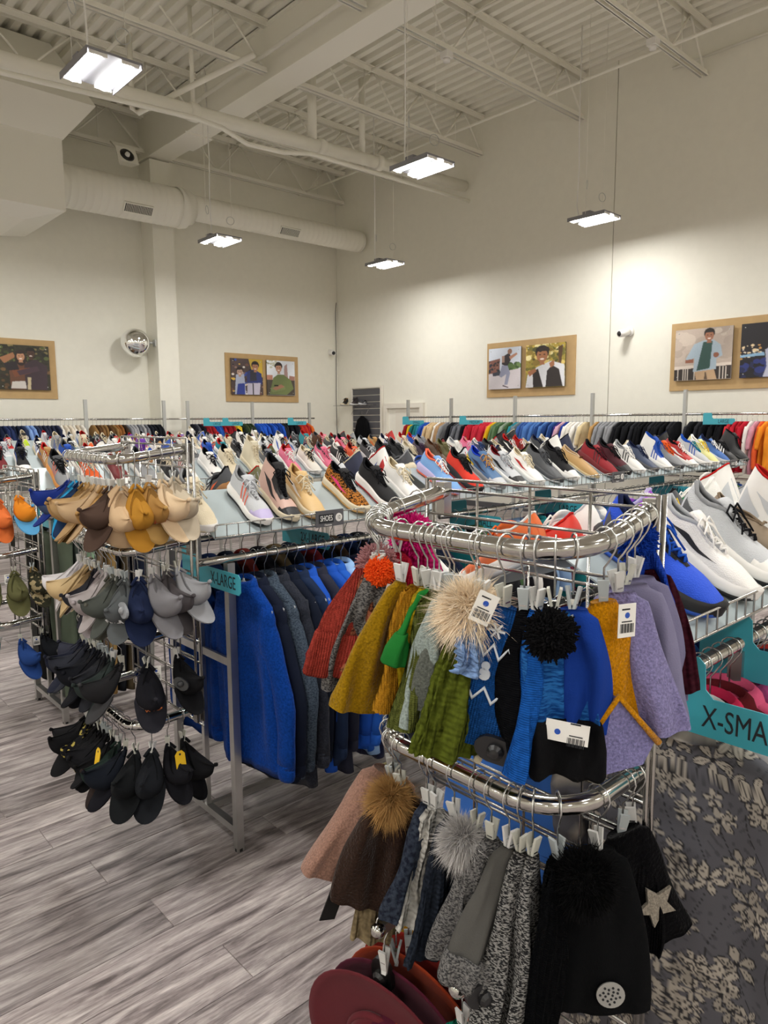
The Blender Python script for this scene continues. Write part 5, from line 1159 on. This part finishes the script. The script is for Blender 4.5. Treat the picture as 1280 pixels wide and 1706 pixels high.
T2 = spread(.22, .94, [it(b, 'a89a80', 'cream'), it(b, 'c9c6c8', 'white'), it(b, 'bcb8bc', 'pale grey'), it(b, 'b8a078', 'tan'), it(b, '8a7250', 'black brimmed tan', brim='black'), it(c, '2a2a30', 'charcoal'), it(c, '9a9294', 'lilac grey'), it(c, 'a39c9c', 'light grey'), it(c, '5a5a52', 'faded olive'), it(c, '4a4e4a', 'dark grey green', tilt=.2), it(c, '565a5c', 'grey with white FEVER lettering', logo=('FEVER', 'e6e6e6', .026), tilt=.1, yaw=.2), it(c, '1c2540', 'navy with grey security tag', sec='8d9094', yaw=.2), it(c, '77767a', 'mid grey', yaw=.2), it(c, '4a4648', 'dark brown grey', yaw=.25), it(c, '8f9094', 'pale grey patterned', yaw=.3)])
T3 = spread2(.20, .60, 10, .68, .92, [it(c, '4a4a46', 'faded black'), it(c, '2a2c38', 'ink'), it(c, '1f2230', 'midnight'), it(c, '2c2e36', 'graphite'), it(c, '18191f', 'black'), it(c, '22242c', 'black with a tag', tagc=1), it(c, '14151a', 'jet black'), it(c, '26272c', 'dark charcoal'), it(c, '1a1b1e', 'plain black'), it(c, '2c3432', 'dark green grey', tagc=1), it(c, '222224', 'charcoal brimmed black', brim='3a3a3c'), it(c, '17171c', 'black with orange embroidery', brim='26262c', logo=('WOLF', 'd07030', .022), tagc=1, yaw=.1, tilt=.1), it(c, '151517', 'black with a round security tag', sec=True, yaw=.2)])
T4 = spread2(.24, .56, 8, .62, .93, [it(c, '18181a', 'black with white dots'), it(c, '131315', 'black with white tag', tagc=1), it(b, '3a3a20', 'palm print', mt='palm_print'), it(c, '141416', 'plain jet black'), it(c, '1a1a1c', 'coal black'), it(c, '151518', 'soft black'), it(c, '18181b', 'matt black'), it(c, '121214', 'deep black'), it(c, '23302c', 'dark green with blue script', logo=('Sky', '7aa0d8', .034), brim='2a2220', tilt=.35, yaw=.25), it(c, '161a22', 'blue black', brim='14141a'), it(c, '16181a', 'black flat brim'), it(c, '1a1c20', 'black mesh'), it(c, '18181c', 'black speckled'), it(c, '121214', 'black rear'), ])
caps_row(U1[0], T1, 'top cap rail', 'four-rail cap rack'); caps_row(U1[1], T2, 'second cap rail', 'four-rail cap rack'); caps_row(U1[2], T3, 'third cap rail', 'four-rail cap rack'); caps_row(U1[3], T4, 'bottom cap rail', 'four-rail cap rack')
for fq in (.60, .88):  # yellow swing tags on two of the lowest caps
    p, t, n = U1[3].at(fq); y = thing('swing_tag', 'bright yellow swing tag on a black cap, %s one on the bottom rail' % ('left' if fq < .7 else 'right'), 'tag', frame(p+np.array([0, 0, -.15])+n*.075, t, n, (0, 0, 1)) @ Rx(.2), 'yellow swing tags')
    obj('tag_card', B().prism([(-.018, -.05), (.018, -.05), (.018, .04), (.008, .052), (-.008, .052), (-.018, .04)], -.001, .001).mesh('ycard', 'paper'), y, Rx(pi/2), C('e0b414')); obj('eyelet', B().lathe([(.004, -.0015), (.004, .0015)], 8).mesh('eyelet', 'dark'), y, T(0, 0, .04) @ Rx(pi/2))
S1 = spread(.48, .90, [it(c, 'd0bca0', 'cream'), it(c, 'cf9a88', 'salmon'), it(c, 'c47a60', 'clay pink'), it(c, 'd8703a', 'orange'), it(c, 'e08a2a', 'orange and white with pale blue brim', brim='5aa0d0', tagc=1)])
S2 = spread(.45, .95, [it(c, 'c06a2a', 'rust'), it(c, '4a6a60', 'sea green', tagc=1), it(c, '5a5a40', 'olive'), it(c, '6a6a48', 'light olive', brim='5f6040'), it(c, '5c5c3c', 'moss', tagc=1), it(c, '6a5a3a', 'camouflage', mt='camo')])
S3 = spread(.5, .98, [it(c, '2a3a58', 'faded navy', tagc=1), it(c, '26345a', 'navy'), it(c, '1f7f8a', 'teal', tagc=1), it(c, '24407a', 'blue'), it(c, '16181c', 'black with a white tag', tagc=1)])
caps_row(U2[0], S1, 'top left-edge rail', 'left edge cap rack'); caps_row(U2[1], S2, 'middle left-edge rail', 'left edge cap rack'); caps_row(U2[2], S3, 'lower left-edge rail', 'left edge cap rack')

# ---------------------------------------------------------------- knitted hats
BN = [0]
def knit_hat(U, px, label, col, m='knit', lo=.0, hi=1., twist=0., lean=0., swing=0., cuffcol=None, pom=None, zt=-.098, card_=None, sec=None, f=None, extra=None, cm=None, aim=None, **shape):
    fq = U.by_px(px, lo, hi) if f is None else f; p, t, n = U.at(fq); BN[0] += 1
    ho = thing('knitted_hat', label, 'hat', frame(p, n, np.cross((0, 0, 1), n), (0, 0, 1)), 'knitted hats on the near end panel')
    hang_parts(ho, -.082, two=0)
    shape.setdefault('seed', BN[0]); shape['L'] = shape.get('L', .26)*.88; zt += .008
    # the face of the hat looks along the rail, on the side the aisle sees, turned by `twist` towards the aisle corner
    vd = np.array([-.677, -.736, 0]); nb = t if t@vd > 0 else -t; cr_ = nb[0]*vd[1]-nb[1]*vd[0]; a_ = twist*(1 if cr_ > 0 else -1)
    nb = np.array([nb[0]*cos(a_)-nb[1]*sin(a_), nb[0]*sin(a_)+nb[1]*cos(a_), 0])
    if aim is not None: a_ = rad(aim); nb = np.array([vd[0]*cos(a_)-vd[1]*sin(a_), vd[0]*sin(a_)+vd[1]*cos(a_), 0])
    yv = -nb; xv = np.cross(yv, (0, 0, 1)); sg = 1 if xv@n > 0 else -1
    W4 = frame(p+np.array([0, 0, zt]), xv, yv, (0, 0, 1)) @ Ry(-lean*sg) @ Rx(swing); mt = ho.matrix_basis.inverted() @ W4; parts = beanie(**shape)
    for q, (v, fc) in parts.items(): obj('crown' if q == 'crown' else 'cuff', mesh('hat_'+q, v, fc, (cm or m) if q == 'cuff' else m), ho, mt, C(cuffcol) if (q == 'cuff' and cuffcol) else C(col))
    if pom:
        kind, pc, r, off = pom; g = fur_ball(r, 9000, r*.85, BN[0]) if kind == 'fur' else fur_ball(r, 6000, r*.55, BN[0], .0008, .2, .75) if kind == 'shortfur' else yarn_ball(r, 1700, BN[0])
        me = g.mesh('pompom', 'fur' if kind != 'yarn' else 'fabric', False); obj('pompom', me, ho, mt @ T(*off), C(pc))
        if kind == 'yarn2': pass
    if card_: price_tag(ho, mt @ T(*card_[:3]) @ Rz(card_[3]) @ Ry(card_[4]) @ Matrix.Scale(1.15, 4), len(card_) > 5)
    if sec: obj('security_tag', STAG, ho, mt @ T(*sec[:3]) @ Rz(sec[3]) @ Rx(pi/2) @ Matrix.Scale(1.25, 4), C('1c1c1e'))
    if extra: extra(ho, mt)
    return ho
U = U0[0]; FR = dict(lo=.20, hi=.80)
def tw(deg): return rad(deg)
# rear and left corner of the upper rail, then along the front
H = lambda px, label, col, m='knit', **k: knit_hat(U, px, label, col, m, lo=k.pop('lo', .20), **k)
P0 = (0, -.03, -.02)
H(0, 'hot pink yarn pompom hat on the rear arm of the upper rail', 'c0206a', 'chunky', f=.10, W=.16, L=.2, pom=('yarn', 'd0207a', .045, (0, -.02, .0)), zt=-.08)
H(0, 'crimson knitted hat on the rear arm of the upper rail', 'a01a30', f=.17, W=.16, L=.2)
def word_(h, m):
    obj('lettering', text_mesh('RE', 'paper', .06, .8, .001), h, m @ T(-.02, -.03, -.15) @ Rx(pi/2) @ Rz(1.1), C('d9cfc8')); obj('brand_tag', B().prism([(.022*cos(a), .036*sin(a)) for a in np.linspace(0, 2*pi, 20)[:-1]], -.0008, .0008).mesh('oval', 'paper'), h, m @ T(-.01, -.045, -.075) @ Rx(pi/2) @ Rz(-.4), C('d8d6d0'))
H(0, 'dark red ribbed hat with mottled red and white pompom', '8f2a30', f=.225, twist=tw(25), lean=.28, W=.18, L=.26, ribs=30, cuff=.05, pom=('yarn', 'a87a7c', .038, (-.01, -.025, -.008)), extra=word_)
H(0, 'pink smooth knitted hat behind the rust hat', 'd0607e', f=.24, twist=tw(20), lean=.28, W=.15, L=.25)
H(0, 'orange hat with orange yarn pompom', 'd8401c', f=.255, twist=tw(18), lean=.26, W=.15, L=.27)
H(0, 'rust red hat with wide ribbed crossover cuff', '8f352c', f=.272, twist=tw(22), lean=.26, W=.19, L=.25, ribs=34, amp=.0014, cuff=.085, sec=(0, -.04, -.245, 0))
H(0, 'rust flecked chunky hat with orange pompom', '5a2018', 'rust_flecks', f=.295, twist=tw(0), lean=.14, W=.13, L=.23, pom=('yarn', 'e0521a', .026, (0, -.02, -.0)), card_=(.03, -.035, -.02, .3, .2))
H(0, 'dark speckled hat behind the mustard hat', '2a2a2a', 'mottle_grey', f=.31, lean=.22, W=.12, L=.27)
H(668, 'wide mustard fleece hat', '8a6a10', 'fuzzy', lo=.28, twist=tw(26), lean=.24, W=.175, L=.275, top=.16, pw=.8, wav=.014)
H(697, 'ochre ribbed knitted hat', 'a8761e', twist=tw(20), lean=.10, W=.14, L=.25, ribs=26, amp=.0024)
H(712, 'yellow green chunky hat', '8f7a14', 'chunky', twist=tw(10), lean=.05, W=.13, L=.22)
H(724, 'small bright green cuffed hat', '1c6a2a', 'fabric', twist=tw(25), lean=.22, W=.12, L=.16, cuff=.06)
H(733, 'olive ribbed long hat', '565c2c', twist=tw(15), lean=.13, W=.14, L=.26, ribs=30, amp=.0022)
H(750, 'pale grey green chenille hat', '8a9692', 'fuzzy', twist=tw(16), lean=.12, W=.155, L=.255, wav=.016)
H(757, 'grey hat with big cream fur pompom', '5a5e58', 'fuzzy', twist=tw(10), lean=.10, W=.12, L=.22, pom=('fur', 'efe0c8', .046, (-.0, -.045, -.02)))
H(796, 'olive green chunky cable hat', '4c551a', 'chunky', twist=tw(16), lean=.17, W=.125, L=.285, top=.3, flare=.2, ribs=14, amp=.004, lump=.002, extra=lambda h, m: obj('button', B().lathe([(.007, -.001), (.007, .002)], 12).mesh('btn', 'paper'), h, m @ T(.02, -.04, -.25) @ Rx(pi/2), C('b0a890')))
H(806, 'pale blue chunky loop hat', '7490ba', 'chunky', twist=tw(5), lean=.24, W=.09, L=.14, ribs=8, amp=.006, lump=.005)
def snow(h, m):
    for z0, hw in ((-.072, .036), (-.145, .046)): obj('zigzag_motif', B().tube([(-hw+hw*i/3, -.0175, z0+(.011 if i % 2 else -.011)) for i in range(7)], .0038, 5).mesh('zig', 'paper', True), h, m, C('cfd6de'))
    for z0, r in ((-.098, .007), (-.112, .010)): obj('snowman_motif', B().lathe([(r, 0), (r, .003)], 12).mesh('sm', 'paper'), h, m @ T(-.005, -.0165, z0) @ Rx(pi/2), C('cfd6de'))
    for a in range(3): obj('snowflake_motif', B().bar((-.013*cos(a*pi/3), -.0175, -.038-.013*sin(a*pi/3)), (.013*cos(a*pi/3), -.0175, -.038+.013*sin(a*pi/3)), .003, .003).mesh('sf', 'paper'), h, m, C('cfd6de'))
H(842, 'blue snowman pattern hat with white zigzags', '174888', aim=-22, lean=.20, W=.13, L=.27, top=.55, Tk=.016, card_=(-.02, -.03, .02, .2, .2), sec=(.04, -.022, -.225, 0), extra=snow, wav=.0)
H(875, 'black thin hat between the blue hats', '0c0d10', twist=tw(0), lean=-.03, W=.05, L=.28)
H(897, 'mid blue plain hat between the thin black hat and the pompom hat', '174f9c', twist=tw(6), lean=.04, W=.08, L=.295)
H(925, 'heathered blue hat with black brim and black yarn pompom', '245a98', 'heather_blue', aim=-14, lean=-.02, W=.135, L=.28, top=.5, cuff=.085, cuffcol='0c0c0e', cm='fabric', pom=('yarn', '0c0c0e', .036, (-.005, -.045, -.025)))
H(957, 'smooth royal blue hat with a wide price label', '16388c', 'fabric', aim=-18, lean=.06, W=.12, L=.22, top=.5, card_=(-.01, -.035, -.165, .0, .15, 1))
def fold(h, m):
    V = [(-.058, -.022, -.215), (.0, -.03, -.145), (.062, -.03, -.225), (.04, -.028, -.262), (-.03, -.026, -.268)]
    obj('folded_flap', B().add(V+[(x, y+.02, z) for x, y, z in V], [(0, 1, 2, 3, 4), (9, 8, 7, 6, 5)]+[(i, (i+1) % 5+0, (i+1) % 5+5, i+5)[::-1] for i in range(5)]).mesh('flap', 'fuzzy'), h, m, C('7d7aa8'))
    obj('flap_edge', B().tube([(-.06, -.026, -.217), (.0, -.035, -.142), (.064, -.035, -.227)], .0055, 8).mesh('fedge', 'fuzzy', True), h, m, C('c08210'))
H(1008, 'fluffy yellow hat with a turned up lilac flap', 'bc7e0c', 'fuzzy', aim=12, lean=.08, W=.13, L=.27, top=.45, wav=.003, extra=fold, card_=(.02, -.035, -.0, .2, .1))
H(1032, 'long fluffy lilac hat', '7f7aa4', 'fuzzy', twist=tw(15), lean=.14, W=.15, L=.25, top=.5)
H(1047, 'smooth lilac grey hat', '7b7894', 'fabric', twist=tw(22), lean=.13, W=.165, L=.265, top=.55)
H(1060, 'lilac grey hat with a long fold', '757290', 'fabric', twist=tw(24), lean=.12, W=.16, L=.26, top=.55, wav=.018)
H(1074, 'maroon chunky knit hat', '33101a', 'chunky', twist=tw(26), lean=.14, W=.16, L=.25, top=.45)
H(0, 'blue yarn pompom hat at the panel', '1a3a9a', f=.955, W=.11, L=.14, pom=('yarn', '123a9a', .032, (-.01, .0, .01)), zt=-.06)

U = U0[1]
H(0, 'yellow grey cable hat on the lower rail', '8a8460', 'chunky', f=.225, twist=tw(15), lean=.34, W=.14, L=.22, card_=(.02, -.03, -.0, .2, .2))
def black_tag(h, m): obj('swing_tag', B().box(-.02, .02, -.001, .001, -.07, 0).mesh('btag', 'paper'), h, m @ T(-.03, -.02, -.245) @ Rz(.3), C('0c0d0e')); obj('buckle', B().box(-.035, .035, -.004, .004, -.006, .006).mesh('buckle', 'plastic'), h, m @ T(.02, -.05, -.19) @ Ry(-.5), C('0a0a0a'))
H(0, 'wide dusty pink teddy hat with a black swing tag', '8f6e60', 'fuzzy', f=.255, twist=tw(25), lean=.40, W=.21, L=.26, top=.5, Tk=.045, extra=black_tag)
H(0, 'brown hat with tan fur pompom', '4a382a', 'fuzzy', f=.305, twist=tw(15), lean=.28, W=.16, L=.25, pom=('fur', 'ab8552', .036, (-.0, -.04, -.02)))
H(0, 'dark brown teddy hat', '2e211b', 'fuzzy', f=.345, twist=tw(28), lean=.26, W=.18, L=.265, top=.4, Tk=.03)
H(0, 'beige cable hat hanging low behind the brown hats', '7a6c52', 'chunky', f=.31, lean=.12, W=.11, L=.36)
H(712, 'navy hat with loose white threads', '14161e', 'mottle_navy', twist=tw(10), lean=.16, W=.13, L=.25)
H(726, 'white chunky braided hat', 'a8a6a0', 'chunky', twist=tw(14), lean=.18, W=.07, L=.255, ribs=6, amp=.004, lump=.003, top=.6)
H(758, 'slate blue chunky hat with silver fur pompom', '20252e', 'chunky', twist=tw(22), lean=.10, W=.15, L=.29, ribs=18, amp=.0025, lump=.0012, pom=('fur', 'b4b1af', .034, (-.0, -.04, -.02)))
H(795, 'dark grey flecked hat', '33353a', 'mottle_grey', twist=tw(15), lean=.08, W=.13, L=.27)
H(820, 'mottled charcoal hat beside the grey felt one', '2a2c30', 'mottle_grey', twist=tw(15), lean=.1, W=.13, L=.25)
H(850, 'smooth grey hat with a black security tag', '4c4b48', 'fabric', twist=tw(25), lean=.30, W=.12, L=.26, top=.3, cuff=.05, cm='mottle_grey', sec=(.0, -.035, -.235, 0))
H(868, 'long black and white marled hat', '3a3a3a', 'mottle_bw', twist=tw(20), lean=.18, W=.11, L=.36)
H(890, 'second marled grey hat behind the black hats', '3a3a3a', 'mottle_bw', twist=tw(15), lean=.1, W=.12, L=.38)
H(930, 'black ribbed hat with large black fur pompom', '08090b', 'knit', twist=tw(30), lean=.04, W=.18, L=.36, top=.5, ribs=26, amp=.0025, pom=('shortfur', '070708', .046, (-.0, -.045, -.025)))
def patch_(h, m):
    obj('round_patch', B().lathe([(.024, 0), (.024, .002)], 24).mesh('patch', 'paper'), h, m @ T(.01, -.022, -.255) @ Rx(pi/2), C('9a9995')); d = B().lathe([(.0022, .002), (.0022, .003)], 6).mesh('pd', 'ink')
    for a in range(18): obj('patch_dot', d, h, m @ T(.01+.018*math.sqrt((a+.5)/18)*cos(a*2.4), -.022, -.255+.018*math.sqrt((a+.5)/18)*sin(a*2.4)) @ Rx(pi/2))
H(998, 'smooth black hat with a round white patch', '08090b', 'fabric', aim=-4, lean=.06, W=.18, L=.335, top=.45, wav=.003, extra=patch_)
def star_(h, m):
    P = [(.042*cos(pi/2+i*pi/5)*(1 if i % 2 == 0 else .48), .042*sin(pi/2+i*pi/5)*(1 if i % 2 == 0 else .48)) for i in range(10)]
    obj('star_patch', B().prism(P, 0, .006).mesh('star', 'fuzzy'), h, m @ T(.015, -.021, -.15) @ Rx(pi/2) @ Rz(.25), C('8d867a'))
H(1040, 'black fleece hat with a cream star', '08080a', 'fleece', aim=14, lean=.30, W=.16, L=.28, top=.55, wav=.003, extra=star_)
H(0, 'black knitted hat near the wire panel', '0c0c0e', 'knit', f=.97, twist=tw(0), lean=.0, W=.12, L=.26)

# ---------------------------------------------------------------- felt hats on straight pegs at the bottom
def felt_hat_meshes():
    b = B(); pr = [(.001, .004), (.09, .004), (.13, .006), (.175, .012), (.19, .018), (.192, .015), (.175, .007), (.13, .001), (.09, 0), (.001, 0)]
    b.lathe(pr, 44); cr = B(); n = 44; V = []
    for f in np.linspace(0, 1, 14):
        el = f*pi/2
        for i in range(n):
            A = 2*pi*i/n; rr = .088*cos(el)**.45; V.append((rr*cos(A)*1.05, rr*sin(A)*.9, .004+.115*sin(el)**.8-.02*max(0, cos(A))*f-.024*f**4*(1 if abs(sin(A)) < .5 else .4)))
    cr.add(V, grid_faces(n, 14)+[tuple(13*n+i for i in range(n))]); bd = B().tube([(.0935*cos(a), .0805*sin(a), .014) for a in np.linspace(0, 2*pi, 40)[:-1]], .009, 6, closed=True)
    return b.mesh('brim', 'felt', True), cr.mesh('crown', 'felt', True), bd.mesh('hat_band', 'felt', True)
FB, FCm, FBd = felt_hat_meshes()
pg = thing('display_peg', 'straight chrome peg carrying felt hats at the bottom', 'display peg', T(XP, .96, .675))
obj('arm', B().bar((0, 0, 0), (-.295, -.01, -.015), .02, .02).mesh('arm', 'zinc'), pg); obj('end_ball', B().lathe([(.016*sin(a)+1e-4, -.016*cos(a)) for a in np.linspace(0, pi, 9)], 12).mesh('ball', 'chrome', True), pg, T(-.30, -.01, -.015))
pg2 = thing('display_peg', 'second straight chrome peg at the bottom right of the felt hats', 'display peg', T(XP, .75, .69))
obj('arm', B().bar((0, 0, 0), (-.30, -.01, -.02), .02, .02).mesh('arm', 'zinc'), pg2); obj('end_ball', B().lathe([(.016*sin(a)+1e-4, -.016*cos(a)) for a in np.linspace(0, pi, 9)], 12).mesh('ball', 'chrome', True), pg2, T(-.305, -.01, -.02))
for i, (x, cc, d, ya, up, ro) in enumerate(((.868, '5c242a', 'maroon', .22, -.03, .10), (.90, '4a1828', 'plum', .16, -.015, 0), (.935, '8a341c', 'rust orange', .12, -.005, -.05), (.975, '8c241c', 'red', .12, .012, -.08), (1.06, 'a07c12', 'mustard yellow', .05, .012, -.12))):
    ho = thing('felt_hat', d+' wide brimmed felt hat, %s on the bottom peg' % ordi(i), 'hat', T(x, .952, .668), 'felt hats on the bottom peg'); hang_parts(ho, -.085)
    m = Rz(ya) @ T(0, 0, -.10+up) @ Rx(ro) @ Ry(-pi/2-.12) @ T(-.186, 0, 0)
    for nm, me in (('brim', FB), ('crown', FCm), ('hat_band', FBd)): obj(nm, me, ho, m, C(cc))
    if i == 1: obj('security_tag', STAG, ho, m @ T(.17, .02, .02) @ Matrix.Scale(1.5, 4), C('151515'))
class Peg:
    def __init__(s, x): s.x = x
    def at(s, f): return np.array([f, .741, .682]), np.array([1., 0, 0]), np.array([0, -1., 0])
for i, (x, cc, d, mm) in enumerate(((.86, '14705a', 'teal green', 'knit'), (.90, 'c8622a', 'orange patterned', 'chunky'), (.94, '1a4a8a', 'deep blue ribbed', 'knit'), (.98, '2a1c2c', 'plum flecked', 'mottle_navy'), (1.02, 'a88a60', 'beige', 'fuzzy'))):
    knit_hat(Peg(0), 0, d+' knitted hat hanging on the lower right peg', cc, mm, f=x, W=.15, L=.22, twist=.3)
